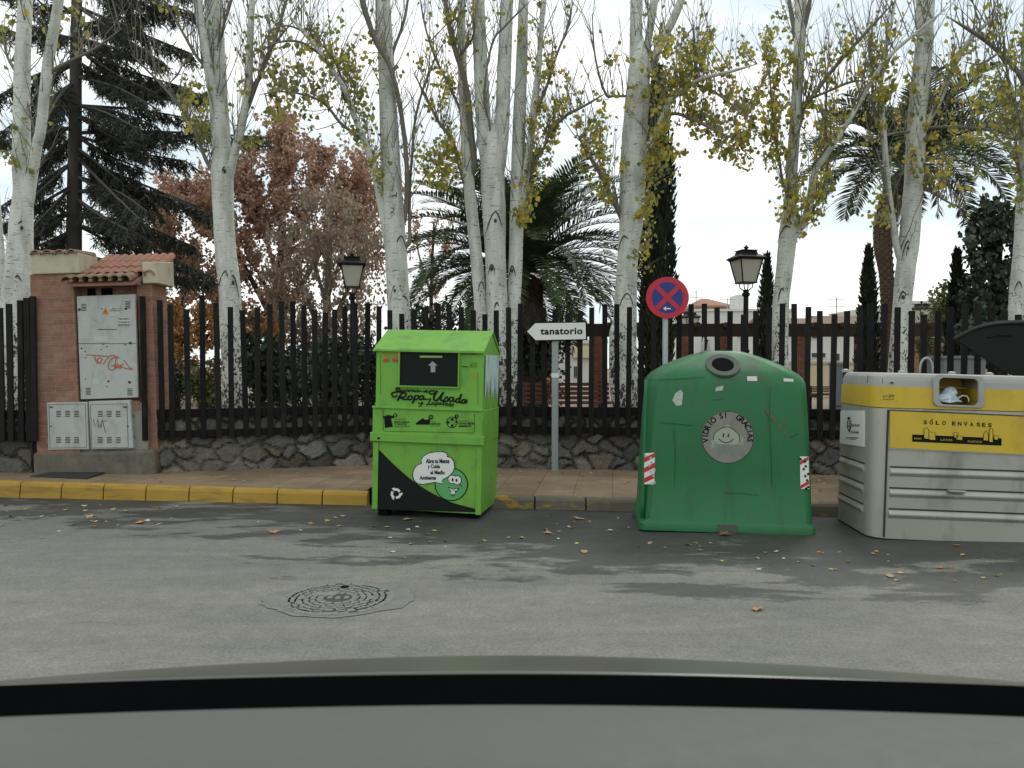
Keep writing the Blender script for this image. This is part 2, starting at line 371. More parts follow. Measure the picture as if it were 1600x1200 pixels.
def igloo_mat():
    n = NB('green_plastic'); v = n.co(); z = n.sep(v)[2]
    c = n.mix(n.noise(v, 1.8, 5), (.009, .118, .036), (.015, .172, .055))
    c = n.mix(n.rng(n.noise(n.co((6, 6, .8)), 1.4, 7, .7), .53, .74, 0, .5), c, (.012, .075, .032))
    c = n.mix(n.math('MULTIPLY', n.rng(n.noise(v, 5, 7, .7), .44, .66), n.rng(z, 1.2, 1.42, .30, .95)), c, (.055, .075, .045))
    c = n.mix(n.rng(n.noise(n.co((1, 1, 3)), 9, 7, .75), .66, .72, 0, .45), c, (.045, .26, .10))
    n.bump(n.noise(v, 8, 4), .12, .02)
    return n.out(c, n.rng(n.noise(v, 4, 5), .3, .7, .36, .55), 0, .4)
M['igloo'] = igloo_mat()
M['igloo_grey'] = plain('worn_grey_ring', (.075, .092, .072), .7, 0, .35, 14, .3, 40)
M['badge'] = plain('metal_badge', (.23, .235, .195), .55, .2, .2, 8, .15, 30, dirt=(.12, .13, .11), dscale=6)
M['badge_pale'] = plain('badge_pale', (.33, .36, .28), .55, 0, .12, 8)
M['badge_blue'] = plain('badge_bottle_blue', (.16, .22, .23), .55, 0, .3, 20)
M['scuff'] = plain('scuff_dark', (.012, .075, .034), .7)
M['scuff_pale'] = plain('scuff_pale', (.42, .45, .42), .7, 0, .3, 30)
M['silver'] = plain('silver_painted_metal', (.39, .395, .335), .42, .35, .10, 1.6, .06, 5, dirt=(.15, .155, .135), dscale=3.2, damt=.7)
M['silver_top'] = plain('silver_grey_plastic', (.34, .345, .325), .5, .1, .10, 2, .05, 10, dirt=(.20, .20, .185), dscale=4, damt=.5)
M['yellow'] = plain('yellow_panel', (.56, .40, .035), .45, 0, .07, 2.5, .03, 10, dirt=(.33, .23, .03), dscale=6, damt=.5)
M['yellow_in'] = plain('yellow_inside', (.33, .235, .02), .5, 0, .1, 3)
M['bag'] = plain('plastic_bag', (.50, .60, .66), .35, 0, .3, 30)
M['lid'] = plain('black_lid_plastic', (.0075, .008, .008), .6, 0, .35, 5, .15, 20, spec=.2)
M['bin_grey'] = plain('grey_bin', (.07, .08, .085), .6, 0, .2, 4)
M['box_grey'] = plain('utility_grey', (.16, .18, .19), .6, 0, .15, 4)
M['seam'] = plain('dark_seam_and_shade', (.03, .032, .03), .8)
M['rust'] = plain('graffiti_red', (.42, .11, .05), .7)
M['purple'] = plain('graffiti_purple', (.13, .11, .15), .7)
M['wood'] = plain('bench_wood', (.105, .042, .028), .7, 0, .3, 8, .2, 40)
M['beam'] = plain('pergola_beam', (.032, .022, .015), .8, 0, .3, 5)
M['whitewall'] = plain('white_render', (.62, .62, .59), .9, 0, .08, .8)
M['creamwall'] = plain('cream_render', (.62, .52, .36), .9, 0, .08, .8)
M['orangewall'] = plain('orange_render', (.50, .27, .16), .9, 0, .15, .8)
M['oldtile'] = None
def far_tile():
    n = NB('old_roof_tiles'); x, y, z = n.sep(n.co())[:3]
    wv = N(n.t, 'ShaderNodeTexWave'); wv.inputs['Scale'].default_value = 1.1; wv.inputs['Distortion'].default_value = 1.2; wv.bands_direction = 'X'; n.l(n.co(), wv.inputs[0])
    c = n.mix(n.noise(n.co(), 2.2, 6, .7), (.16, .105, .065), (.36, .25, .165)); c = n.mix(n.math('MULTIPLY', wv.outputs[1], .45), c, (.07, .045, .03))
    n.bump(wv.outputs[1], .7, .1); return n.out(c, .9)
M['oldtile'] = far_tile()
M['window'] = plain('window_dark', (.03, .035, .04), .2, 0, .2, 1)
M['cast'] = plain('cast_iron', (.20, .205, .19), .65, .2, .2, 10, .2, 60, dirt=(.10, .10, .09), dscale=12)
M['cast_low'] = plain('cast_iron_recess', (.05, .052, .048), .8, 0, .3, 12)
M['trim'] = plain('door_trim_grey', (.102, .103, .097), .6, 0, .06, 60, .15, 700, spec=.3)
M['rubber'] = plain('black_rubber', (.003, .0032, .0034), 1.0, 0, .1, 10, spec=0)
M['carpaint'] = plain('grey_car_paint', (.105, .108, .094), .3, .35, .04, 4)
M['bark'] = barkmat('poplar_bark')
M['twig'] = plain('twig_bark', (.185, .172, .142), .85, 0, .3, 3)
M['limb'] = plain('limb_bark', (.30, .30, .25), .85, 0, .3, 9, .3, 40, dirt=(.10, .10, .085), dscale=8, damt=.7)
M['scar'] = plain('bark_scar', (.055, .052, .045), .9, 0, .3, 20)
M['cedarbark'] = plain('cedar_bark', (.085, .078, .072), .95, 0, .35, 7, .8, 14)
M['palmbark'] = plain('palm_trunk', (.125, .088, .062), .95, 0, .45, 10, .6, 20)
M['palmstub'] = plain('palm_leaf_stub', (.21, .15, .105), .95, 0, .45, 14, .4, 30)
M['darkbark'] = plain('dark_bark', (.06, .05, .042), .95, 0, .3, 6, .5, 20)
M['leaf_olive'] = leafmat('leaf_olive', [(0, (.15, .18, .055)), (.5, (.28, .30, .08)), (.88, (.43, .38, .08)), (1, (.58, .42, .05))], .45, .6)
M['leaf_yellow'] = leafmat('leaf_yellow', [(0, (.17, .20, .055)), (.45, (.33, .33, .085)), (.8, (.48, .42, .08)), (1, (.66, .45, .04))], .45, .6)
M['leaf_red'] = leafmat('leaf_red', [(0, (.25, .142, .098)), (.5, (.39, .235, .165)), (.85, (.49, .315, .225)), (1, (.55, .39, .27))], .6, .45)
M['leaf_tan'] = leafmat('leaf_tan', [(0, (.21, .155, .11)), (.6, (.35, .27, .195)), (1, (.46, .375, .28))], .7, .3)
M['leaf_orange'] = leafmat('leaf_orange', [(0, (.20, .09, .04)), (.5, (.42, .20, .07)), (1, (.55, .35, .13))], .6, .3)
M['needle'] = leafmat('needle', [(0, (.028, .034, .022)), (.7, (.052, .060, .040)), (1, (.090, .096, .064))], .6, .12)
M['cypress'] = leafmat('cypress_leaf', [(0, (.016, .024, .014)), (.7, (.030, .042, .022)), (1, (.052, .066, .032))], .6, .0)
M['palmleaf'] = leafmat('palm_leaf', [(0, (.035, .065, .025)), (.6, (.075, .115, .048)), (1, (.14, .185, .085))], .5, .18, .25)
M['palmdead'] = leafmat('palm_old_leaf', [(0, (.06, .045, .03)), (1, (.15, .12, .07))], .7, .1)
M['darkleaf'] = leafmat('evergreen_leaf', [(0, (.014, .024, .013)), (.7, (.028, .048, .024)), (1, (.07, .10, .05))], .42, .12, .5)
M['bushleaf'] = leafmat('bush_leaf', [(0, (.04, .055, .02)), (.6, (.085, .10, .035)), (1, (.18, .18, .05))], .5, .3)
M['litter'] = leafmat('dry_leaf', [(0, (.16, .085, .04)), (.4, (.30, .17, .07)), (.75, (.42, .28, .09)), (1, (.48, .38, .20))], .7, .0)

# ================================================================== GROUND, ROAD, PAVEMENT
def KY(x): return 7.88 - .127 * x                 # the kerb's front foot
def KZ(x): return .115 + max(0, -x) * .010        # height of the kerb top
PG = .42                                          # level of the park behind the wall
# fence line, taken along (x, depth); the wall stands just behind it
FL = [(-9.5, 9.28), (-4.5, 9.28), (-3.2, 9.80), (-1.99, 10.3), (-1.1, 10.32), (-.16, 10.15), (1.6, 9.92), (3.8, 9.5), (6.3, 9.1), (14, 8.6)]
def FY(x):
    for (a, b), (c, d) in zip(FL, FL[1:]):
        if a <= x <= c: return b + (d-b)*(x-a)/(c-a)
    return FL[0][1] if x < FL[0][0] else FL[-1][1]
tag(MB().add([(-900,-900,-.06),(900,-900,-.06),(900,900,-.06),(-900,900,-.06)], [(0,1,2,3)]).build('ground', M['fieldground']), kind='structure')
m = MB(); xs = np.linspace(-40, 40, 81)
for a, b in zip(xs, xs[1:]): m.add([(a,-30,0),(b,-30,0),(b,KY(b)+.02,0),(a,KY(a)+.02,0)], [(0,1,2,3)])
tag(m.build('road', M['asphalt']), kind='structure')
m = MB(); xs = sorted(list(np.linspace(-30, -2, 57)) + [-1.5, -1.1, -.7, -.28] + list(np.linspace(0, 30, 61)))
for a, b in zip(xs, xs[1:]):
    def bay(x): return -1.5 < x < -.28             # the clothes bin stands in a notch of the kerb
    k = .42 if bay((a+b)/2) else .13
    m.add([(a,KY(a)+k,KZ(a)-.004),(b,KY(b)+k,KZ(b)-.004),(b,FY(b)+.2,max(.1,KZ(b)*.95)),(a,FY(a)+.2,max(.1,KZ(a)*.95))], [(0,1,2,3)])
    if bay((a+b)/2): m.add([(a,KY(a)+k,-.01),(b,KY(b)+k,-.01),(b,KY(b)+k,KZ(b)-.004),(a,KY(a)+k,KZ(a)-.004)], [(0,1,2,3)])
tag(m.build('pavement', M['pave']), kind='structure')
m = MB(); xs = [-1.46 - .478*i for i in range(30)]        # painted kerb stones
def kstone(a, b):
    g = .006; a, b = min(a,b)+g, max(a,b)-g
    prof = [(0,-.05),(.018,.74),(.035,.93),(.06,1.0),(.135,1.0),(.135,-.05)]
    vs = [(x, KY(x)+d, (KZ(x)*h if h > 0 else -.05)) for x in (a, b) for d, h in prof]; n = len(prof)
    m.add(vs, [(i, i+n, (i+1) % n + n, (i+1) % n) for i in range(n)] + [tuple(range(n)), tuple(range(2*n-1, n-1, -1))])
for a, b in zip(xs, xs[1:]): kstone(a, b)
x = -.275
while x < 16: kstone(x, x+.5); x += .5
tag(m.build('kerb', M['kerb'], bevel=.006, fix=True), kind='structure')
m = MB(); xs = np.linspace(-30, 30, 61)
for a, b in zip(xs, xs[1:]): m.add([(a,FY(a)+.3,PG),(b,FY(b)+.3,PG),(b*12,300,PG),(a*12,300,PG)], [(0,1,2,3)])
tag(m.build('park_ground', M['park']), kind='structure')

# manhole in its ring of patched concrete
mc = G(528, 936); mr = .5 * 170 / F * mc.y
rg = random.Random(3); m = MB()
o = [(mc.x + (mr*1.12 + .035*rg.random() + (.08 if 20 < k*6 % 360 < 60 or k*6 > 320 or k*6 < 20 else 0) + (.06 if 150 < k*6 < 215 else 0))*math.cos(R(k*6)), mc.y + (mr*1.10 + .02*rg.random())*math.sin(R(k*6)), .004) for k in range(60)]
i_ = [(mc.x + mr*1.03*math.cos(R(k*6)), mc.y + mr*1.03*math.sin(R(k*6)), .005) for k in range(60)]
m.add(o + i_, [(k, (k+1) % 60, 60+(k+1) % 60, 60+k) for k in range(60)])
tag(m.build('road_patch', M['patch']), kind='structure')
t = thing('manhole_cover', 'round cast iron manhole cover with cleats set in the grey road', 'manhole cover', (mc.x, mc.y, 0))
MB().lathe((0,0,0), [(mr*1.035,.0),(mr*1.035,.007),(mr*1.0,.007),(mr*1.0,.002)], 48, False).build('frame', M['cast'], t)
MB().lathe((0,0,0), [(mr*.985,.0),(mr*.985,.003)], 48).build('cover_plate', M['cast_low'], t)
m = MB()
for rr, nn, lw, ll in ((.93,40,.010,.028),(.82,34,.011,.030),(.70,28,.012,.03),(.58,24,.011,.026),(.46,18,.012,.028),(.34,13,.012,.028)):
    for k in range(nn):
        if rg.random() < .06: continue
        a = 2*math.pi*(k + .3*rg.random())/nn; c = Vector((math.cos(a), math.sin(a), 0)); q = Vector((-c.y, c.x, 0))
        m.obox(c*mr*rr + Vector((0,0,.0045)), c*ll*.9 if k % 2 else c*.024, q*(.021 if k % 2 else .026), (0,0,.0035))
for k in range(9): m.obox(((k-4)*.05, .0 + .01*(k % 2), .0058), (.014,0,0), (0,.026,0), (0,0,.0035))
m.build('cleats', M['cast'], t)
MB().box(-.17,-.03,.05,.13,.003,.0085).build('name_plate', M['cast'], t)
MB().lathe((-.01,mr*.74,0), [(.03,.0),(.03,.0088)], 12).build('lifting_hole', M['black'], t)
# dark hatch in the pavement on the left
a, b, c_, d = (G(47,745,.165), G(135,748,.165), G(165,738,.168), G(95,735,.168))
t = thing('access_hatch', 'dark metal access hatch let into the brown pavement on the left', 'hatch', ((a+c_)/2))
m = MB(); m.add([p + Vector((0,0,.008)) for p in (a,b,c_,d)] + [p - Vector((0,0,.03)) for p in (a,b,c_,d)], [(0,1,2,3),(4,7,6,5),(0,4,5,1),(1,5,6,2),(2,6,7,3),(3,7,4,0)]).shift(t.location)
m.build('hatch_plate', M['seam'], t)

# ================================================================== STONE RETAINING WALL (real relief)
def stone_wall(name, label, x0, x1, seed):
    rs = np.random.RandomState(seed)
    xs = np.arange(x0, x1 + .001, .022); zs = np.linspace(-.06, .845, 42)
    seeds = []; z = -.05; row = 0
    while z < .95:
        h = rs.uniform(.10, .23); x = x0 - .2 + rs.uniform(0, .2)
        while x < x1 + .3:
            wd = rs.uniform(.11, .42); seeds.append((x + wd/2 + rs.uniform(-.03,.03), z + h/2 + rs.uniform(-.06,.06), rs.uniform(.75,1.4))); x += wd
        z += h
    S = np.array(seeds); tone = rs.uniform(.45, 1.35, len(S)); warm = rs.uniform(-.5, 1, len(S)); out = rs.uniform(-.015, .03, len(S)); rx = rs.uniform(-.12,.12,len(S)); rz_ = rs.uniform(-.12,.12,len(S))
    X, Z = np.meshgrid(xs, zs); P = np.stack([X.ravel(), Z.ravel()], 1)
    P = P + .028*np.stack([np.sin(P[:,1]*23 + P[:,0]*9) , np.sin(P[:,0]*19 + 2 + P[:,1]*13)], 1) + rs.normal(0, .004, P.shape)
    D = np.sqrt(((P[:,None,0]-S[None,:,0])*.8)**2 + ((P[:,None,1]-S[None,:,1])*1.15)**2) / S[None,:,2]
    idx = np.argsort(D, 1)[:, :2]; ar = np.arange(len(P)); d1 = D[ar, idx[:,0]]; d2 = D[ar, idx[:,1]]
    e = np.clip((d2 - d1) / .055, 0, 1); k = idx[:,0]
    relief = .05*e**.5 + out[k]*e + e*(rx[k]*(P[:,0]-S[k,0]) + rz_[k]*(P[:,1]-S[k,1])) + rs.normal(0, .002, len(P))
    yy = np.array([FY(x) for x in xs]); Yp = np.tile(yy, len(zs)) + .12 - relief
    nx, nz = len(xs), len(zs)
    base = np.array([.155, .152, .140])*1.0; mort = np.array([.070, .066, .056])
    stc = base[None]*tone[k][:,None]*np.stack([1+.14*warm[k], 1+.02*warm[k], 1-.16*warm[k]], 1)
    plast = (np.sin(X.ravel()*1.7+1) + np.sin(X.ravel()*3.1) > 1.15)[:,None] * np.clip((.55-Z.ravel())*3, 0, .6)[:,None]
    f = np.clip(e*1.8-.35, 0, 1)[:,None]
    colr = mort*(1-f) + stc*f; colr = colr*(1-plast) + np.array([.17,.16,.135])*plast
    v = [(a, b, c) for a, b, c in zip(X.ravel(), Yp, Z.ravel())]
    fs = [(j*nx+i, j*nx+i+1, (j+1)*nx+i+1, (j+1)*nx+i) for j in range(nz-1) for i in range(nx-1)]
    n0 = len(v); col = [tuple(c) + (1,) for c in colr]
    for q, x in enumerate(xs): v.append((x, yy[q] + .45, .845)); col.append((.2,.195,.175,1)); v.append((x, yy[q] + .45, -.06)); col.append((.1,.1,.09,1))
    tp = (nz-1)*nx
    fs += [(tp+i, tp+i+1, n0+2*(i+1), n0+2*i) for i in range(nx-1)] + [(n0+2*i, n0+2*i+2, n0+2*i+3, n0+2*i+1) for i in range(nx-1)]
    fs += [tuple([j*nx for j in range(nz-1,-1,-1)] + [n0+1, n0])[::1], tuple([j*nx+nx-1 for j in range(nz)] + [n0+2*nx-2, n0+2*nx-1])]
    m = MB(); m.add(v, fs); o = m.build(name, M['stone'])
    at = o.data.color_attributes.new('stone', 'FLOAT_COLOR', 'POINT'); at.data.foreach_set('color', np.array(col, 'f').ravel())
    return tag(o, label, 'wall')
stone_wall('stone_wall', 'low wall of grey fieldstones under the long black fence right of the booth', -4.45, 9.6, 5)
stone_wall('stone_wall', 'short piece of rough stone wall left of the brick booth', -9.2, -5.62, 8)

# ================================================================== FENCE
def fence(name, label, bars, rails):
    bx = [W(x, 600, FY((x-800)/F*9.9)) for x, s in bars]; cx = sum(p.x for p in bx)/len(bx)
    t = thing(name, label, 'fence', (cx, FY(cx), KZ(cx)))
    for (x, s), p0 in zip(bars, bx):
        Y = FY(p0.x); 
        for _ in range(3): X = (x-800)/F*Y; Y = FY(X)
        zt = (2.22 if X < -1.5 else 2.22 - .012*(X+1.5)) - .043*s + random.uniform(-.004,.004); an = math.atan2(FY(X+.1)-FY(X-.1), .2)
        lean = random.uniform(-.014, .014) + (-.012 if X < -3 else 0)
        u = Vector((math.cos(an), math.sin(an), 0)); q = Vector((-u.y, u.x, 0)); up = Vector((lean, 0, 1))
        zb = .57 - .03; c = Vector((X, Y, (zt+zb)/2)) + Vector((0,0,0))
        m = MB().obox(c, u*.032, q*.017, up*(zt-zb)/2).shift(t.location); m.build('fence_bar', M['fence'], t, bevel=.003, seg=1)
    for z0, z1 in ((.565,.645),(.80,.90)):
        a, b = rails; xs = [a] + [x for x, y in FL if a < x < b] + [b]; m = MB()
        for i in range(len(xs)-1):
            A = Vector((xs[i], FY(xs[i])+.045, 0)); B = Vector((xs[i+1], FY(xs[i+1])+.045, 0)); d = (B-A); q = Vector((-d.y, d.x, 0)).normalized()
            m.obox((A+B)/2 + Vector((0,0,(z0+z1)/2)), d/2*1.002, q*.022, (0,0,(z1-z0)/2))
        m.shift(t.location).build('fence_rail', M['fence'], t)
    return t
pat = [0,0,1,2,3,2,1]
bl = [(225,-.2),(252,.8),(268,1.8),(293,3),(317,-1.0)]
seq = [340,361,382,402.7,422,441.7,459,476,492,508,523,538.7,555.7,573.7,592,610,629,647.5,666,684,702.5,721,740,757.5,776,795,812.5,832,850,868,887,906,924,945,964,982.5,1001,1021,1041,1060,1080,1100.5,1121,1140,1161,1180.5,1201,1221,1241,1261.5,1281,1302,1321.6,1343,1360,1380,1401,1423,1443,1464,1485,1506,1527,1548,1569,1591,1612,1634,1656]
for i, x in enumerate(seq): bl.append((x, pat[(i+2) % 7]))
fence('metal_fence', 'long black fence of square bars with stepped tops right of the brick booth', bl, (-4.2, 8.0))
fence('metal_fence', 'short run of black barred fence left of the brick booth', [(-84,1),(-66,0),(-48,1),(-31,2),(-14,3),(2,3),(16,2),(33,1),(44,.3),(53,0)], (-7.8, -5.62))

# ================================================================== BRICK BOOTH
M['footing'] = plain('rough_stone_footing', (.15,.135,.105), .95, 0, .5, 5, 1.0, 16, dirt=(.06,.055,.045), dscale=4, damt=.8)
bc = Vector((-4.86, 9.62, .15))
t = thing('brick_booth', 'small brick utility booth with clay roof tiles and grey metal doors at left', 'booth', bc, ry=R(-1.6))
T = mat_of(t).inverted()
fp = Face(t, -.28)                                # piers' front plane
def L2(y, x, Y): q = T @ W(x, y, Y); return q
pl0, pl1 = fp.p(53,600)[0], fp.p(121,600)[0]
m = MB(); m.box(pl0, pl1, -.28, .10, -.3, fp.p(90,428)[1]); m.build('left_pier', M['brick'], t, bevel=.006, seg=1).name = 'pier'
pr0, pr1 = fp.p(214,600)[0], fp.p(238,600)[0]
MB().box(pr0, pr1, -.20, .20, -.3, fp.p(230,442)[1]).build('pier', M['brick'], t, bevel=.006, seg=1)
MB().box(pl1, pr0, -.12, .34, -.3, fp.p(160,428)[1]).build('back_wall', M['brick'], t)
MB().box(pl1-.01, pr0+.01, -.25, -.121, fp.p(160,640)[1]-.02, fp.p(160,628)[1]).build('sill', M['brick'], t)
# base of rough render
m = MB(); z = fp.p(100,632)[1]
m.box(pl0+.06, pr1-.1, -.245, .0, -.3, z); m.build('plinth', M['concrete'], t, bevel=.02, seg=2)
m = MB(); m.box(pl0-.05, pr1+.0, -.292, .1, -.3, fp.p(100,706)[1]); m.build('footing', M['footing'], t, bevel=.04, seg=3)
# caps
cz0, cz1 = fp.p(90,428)[1], fp.p(90,396)[1]; cx0, cx1 = fp.p(50,410)[0], fp.p(125,410)[0]
MB().box(cx0, cx1, -.31, .13, cz0, cz1).build('cap', M['plaster'], t, bevel=.012)
m = MB()
def tile(m, x, y0, z0, y1, z1, r=.062, th=.014, n=8):
    vs = []
    for (yy, zz, rr) in ((y0,z0,r),(y1,z1,r*.82)):
        for k in range(n+1):
            a = math.pi*k/n; vs.append((x - rr*math.cos(a), yy, zz + rr*math.sin(a)))
        for k in range(n, -1, -1):
            a = math.pi*k/n; vs.append((x - (rr-th)*math.cos(a), yy, zz + (rr-th)*math.sin(a)))
    q = 2*(n+1); m.add(vs, [(i, (i+1) % q, (i+1) % q + q, i+q) for i in range(q)] + [tuple(range(q-1,-1,-1)), tuple(range(q, 2*q))])
k = 0
for i in range(4):
    tile(m, cx0 + .07 + i*(cx1-cx0-.14)/3, -.34, cz1-.02, .14, cz1+.02)
m.box(cx0+.01, cx1-.01, -.33, .14, cz1, cz1+.012); m.build('cap_tiles', M['tile_end'], t, smooth=False)
rz0, rz1 = fp.p(230,442)[1], fp.p(230,409)[1]; rx0, rx1 = fp.p(219,410)[0], fp.p(242,410)[0]
m = MB(); m.add([(x, y, z) for x in (rx0, rx1) for y, z in ((-.24,rz0),(.24,rz0),(.24,rz1+.06),(-.24,rz1))], [(0,3,2,1),(4,5,6,7),(0,1,5,4),(1,2,6,5),(2,3,7,6),(3,0,4,7)])
m.build('cap', M['plaster'], t, bevel=.01)
# sloping tiled roof between the piers: front edge low, back edge high
zf, zb_ = fp.p(160,438)[1], fp.p(160,404)[1] + .06
x0, x1 = fp.p(106,430)[0], rx1 - .05
m = MB(); e = MB(); n = 7
for i in range(n):
    x = x0 + .06 + i*(fp.p(212,430)[0]-x0-.12)/(n-1)
    tile(e, x, -.44, zf-.03, -.20, zf + .045, .075)
n = 9
for i in range(n):
    x = x0 + .16 + i*(x1-x0-.2)/(n-1)
    for j in range(3):
        a, b = j/3, (j+1)/3 + .06; tile(m, x, -.26 + a*.62, zf+.02 + a*(zb_-zf) + .012*(2-j), -.26 + b*.62, zf+.02 + b*(zb_-zf), .066)
m.add([(x0+.03,-.38,zf-.045),(fp.p(214,430)[0],-.38,zf-.045),(x1,.36,zb_+.01),(x0+.2,.36,zb_+.01),(x0+.03,-.38,zf-.075),(fp.p(214,430)[0],-.38,zf-.075),(x1,.36,zb_-.06),(x0+.2,.36,zb_-.06)], [(0,1,2,3),(7,6,5,4),(0,4,5,1),(1,5,6,2),(2,6,7,3),(3,7,4,0)])
m.build('tiled_roof', M['tile'], t); e.build('eave_tiles', M['tile_end'], t)
MB().box(fp.p(118,440)[0], fp.p(216,440)[0], -.30, -.10, fp.p(160,446)[1], fp.p(160,440)[1]).build('lintel', M['concrete'], t)
m = MB()
for a, b in ((126,138),(148,165)): m.box(fp.p(a,450)[0], fp.p(b,450)[0], -.135, -.118, fp.p(a,463)[1], fp.p(a,449)[1])
m.build('vent_hole', M['black'], t)
# metal doors
def zc(a, b): return (100 + a*140/600, 440 + b*280/1200)
fd = Face(t, -.262)
def door(name, q, m_=M['cabinet']):
    pts = [fd.p(*p) for p in q]; return MB().prism(pts, -.262, -.225).build(name, m_, t, bevel=.004, seg=1)
d1 = door('cabinet_door', [(119.5,463),(211,459.5),(216,621),(126,624)])
for x, y in ((127,475),(196,471),(134,606),(199,607)):
    k = Marks(fd, .003)
    for i in range(5): k.rect(x, y+i*2.4, x+8, y+i*2.4+1.1)
    k.build('louvre', M['seam'], d1)
k = Marks(fd, .003)
k.rect(153,514.3,183,515.2); k.rect(122,536.5,213,537.2)
for a, b, r in ((104,187,2.6),(255,182,1.2),(415,182,2.3),(445,412,2.6),(265,418,1.4),(288,434,1.3),(142,468,1.4),(250,454,1.2),(298,668,1.9),(440,674,2.6),(145,652,1.2),(287,701,1.2),(410,424,1.4),(118,447,1.7),(145,508,1.2)):
    x, y = zc(a, b); k.disc(x, y, r, 7, r*.8)
tag(k.build('dirt_specks', M['seam'], d1), kind='stuff')
k = Marks(fd, .004); x, y = zc(278,196); k.poly([(x-5,y+5),(x,y-5),(x+5,y+5)]); k.build('warning_triangle', M['orange'], d1)
k = Marks(fd, .005); k.line([(x,y-2),(x-.8,y+1),(x+.8,y+1),(x,y+4)], .9); k.text('ALTA', zc(320,176)[0], zc(0,176)[1], zc(388,0)[0], zc(0,186)[1]); k.text('TENSION', zc(306,0)[0], zc(0,190)[1], zc(376,0)[0], zc(0,200)[1])
k.build('lettering', M['ink'], d1); k = Marks(fd, .005)
k.text('PELIGRO', zc(366,0)[0], zc(0,245)[1], zc(440,0)[0], zc(0,254)[1], bold=.02); k.text('DE MUERTE', zc(366,0)[0], zc(0,268)[1], zc(440,0)[0], zc(0,276)[1], bold=.02); k.text('ELECTRICO', zc(366,0)[0], zc(0,284)[1], zc(440,0)[0], zc(0,297)[1], bold=.02)
k.build('lettering', M['ink'], d1)
k = Marks(fd, .003); k.rect(zc(306,0)[0], zc(0,168)[1], zc(374,0)[0], zc(0,232)[1]); k.rect(zc(362,0)[0], zc(0,238)[1], zc(446,0)[0], zc(0,302)[1]); k.rect(zc(192,0)[0], zc(0,650)[1], zc(240,0)[0], zc(0,690)[1]); k.rect(zc(200,0)[0], zc(0,366)[1], zc(296,0)[0], zc(0,404)[1])
k.build('label_stickers', plain('pale_sticker', (.46,.49,.47), .7, 0, .12, 30), d1)
k = Marks(fd, .004)
for st in ([(150,490),(190,492),(292,500),(222,496)], [(205,500),(225,548),(258,520),(230,512),(228,540),(252,545)], [(262,556),(300,502),(330,495),(372,512),(330,510),(300,545),(300,582),(330,592),(352,560),(318,562)], [(352,500),(338,585)], [(360,545),(352,580),(380,555),(372,585),(395,550)], [(402,525),(440,575),(462,586),(420,582),(372,570)]):
    k.line([zc(*p) for p in smooth_path(st, 4)], 1.5)
k.build('graffiti', M['rust'], d1)
fd2 = Face(t, -.294)
def door2(name, q, m_=M['cabinet']): return MB().prism([fd2.p(*p) for p in q], -.294, -.23).build(name, m_, t, bevel=.004, seg=1)
d2 = door2('cabinet_door', [(73,629),(136,628),(138.5,702),(75.5,703)]); d3 = door2('cabinet_door', [(138.5,627),(203,625),(208,700.5),(142,702)])
for dd, ox in ((d2, 0), (d3, 65)):
    for yy in (642, 683):
        for i in range(3):
            k = Marks(fd2, .003)
            for j in range(4): k.rect(88+ox+i*14, yy+j*2.6, 95.5+ox+i*14, yy+j*2.6+1.2)
            k.build('louvre', M['seam'], dd)
    k = Marks(fd2, .003)
    k.line([(76.5+ox,632),(133.5+ox,631),(135.5+ox,699),(78.5+ox,700)], .8, True); k.disc(80+ox if ox == 0 else 200, 666, 1.3, 8); k.rect(77.5+ox+ (50 if ox else 0), 635, 83+ox+(50 if ox else 0), 637)
    k.build('door_seam', M['seam'], dd)
k = Marks(fd2, .004)
for st in ([(146,655),(149,668),(152,656),(154,668)], [(153,654),(156,669),(160,655),(158,668)], [(160,656),(163,668),(165,676)], [(161,658),(167,657)]): k.line(st, 1.1)
k.build('graffiti', M['purple'], d3)

# ================================================================== CLOTHES BIN
a, b = G(582, 806), G(751, 812); c = (a+b)/2; yaw = math.atan2(b.y-a.y, b.x-a.x); wd = (b-a).length; dp = .72
n_ = Vector((-math.sin(yaw), math.cos(yaw), 0)); base = c + n_*dp/2
t = thing('clothes_bin', 'lime green clothes and shoe collection bin with gabled roof beside the yellow kerb', 'clothes bin', base, yaw, R(1.3))
f = Face(t, -dp/2); h = wd/2
def q7(x, y): return (580 + x/8, 540 + y/8)
def q8(x, y): return (580 + x/8, 690 + y/8)
zl = f.p(665,690)[1]; ze = f.p(670,549)[1]; zm = f.p(665,638)[1]; zb0 = f.p(665,799)[1]
m = MB(); m.box(-h, h, -dp/2, dp/2, zb0, zl); m.build('lower_body', M['lime'], t, bevel=.008)
m = MB(); m.box(-h-.012, h+.004, -dp/2-.012, dp/2, zl, zm-.004); m.build('middle_body', M['lime'], t, bevel=.006)
zr = ze + .185
m = MB(); vs = [(x, y, z) for x in (-h+.008, h-.006) for y, z in ((-dp/2+.004,zm-.004),(dp/2,zm-.004),(dp/2,ze),(0,zr),(-dp/2+.004,ze))]
m.add(vs, [(0,1,2,3,4)[::-1],(5,6,7,8,9),(0,5,6,1)[::-1],(1,6,7,2)[::-1],(2,7,8,3)[::-1],(3,8,9,4)[::-1],(4,9,5,0)[::-1]]).build('upper_body', M['lime'], t, bevel=.006, fix=True)
m = MB()
for s in (-1, 1):
    yo = s*(dp/2+.03); sl = (zr-ze)/(dp/2)
    m.add([(x, y, z) for x in (-h-.012, h+.006) for y, z in ((0,zr+.004),(yo,ze-.012),(yo,ze+.012),(0,zr+.028))], [(0,1,2,3),(7,6,5,4),(0,4,5,1),(1,5,6,2),(2,6,7,3),(3,7,4,0)])
m.build('roof', M['lime'], t, bevel=.004, seg=1, fix=True)
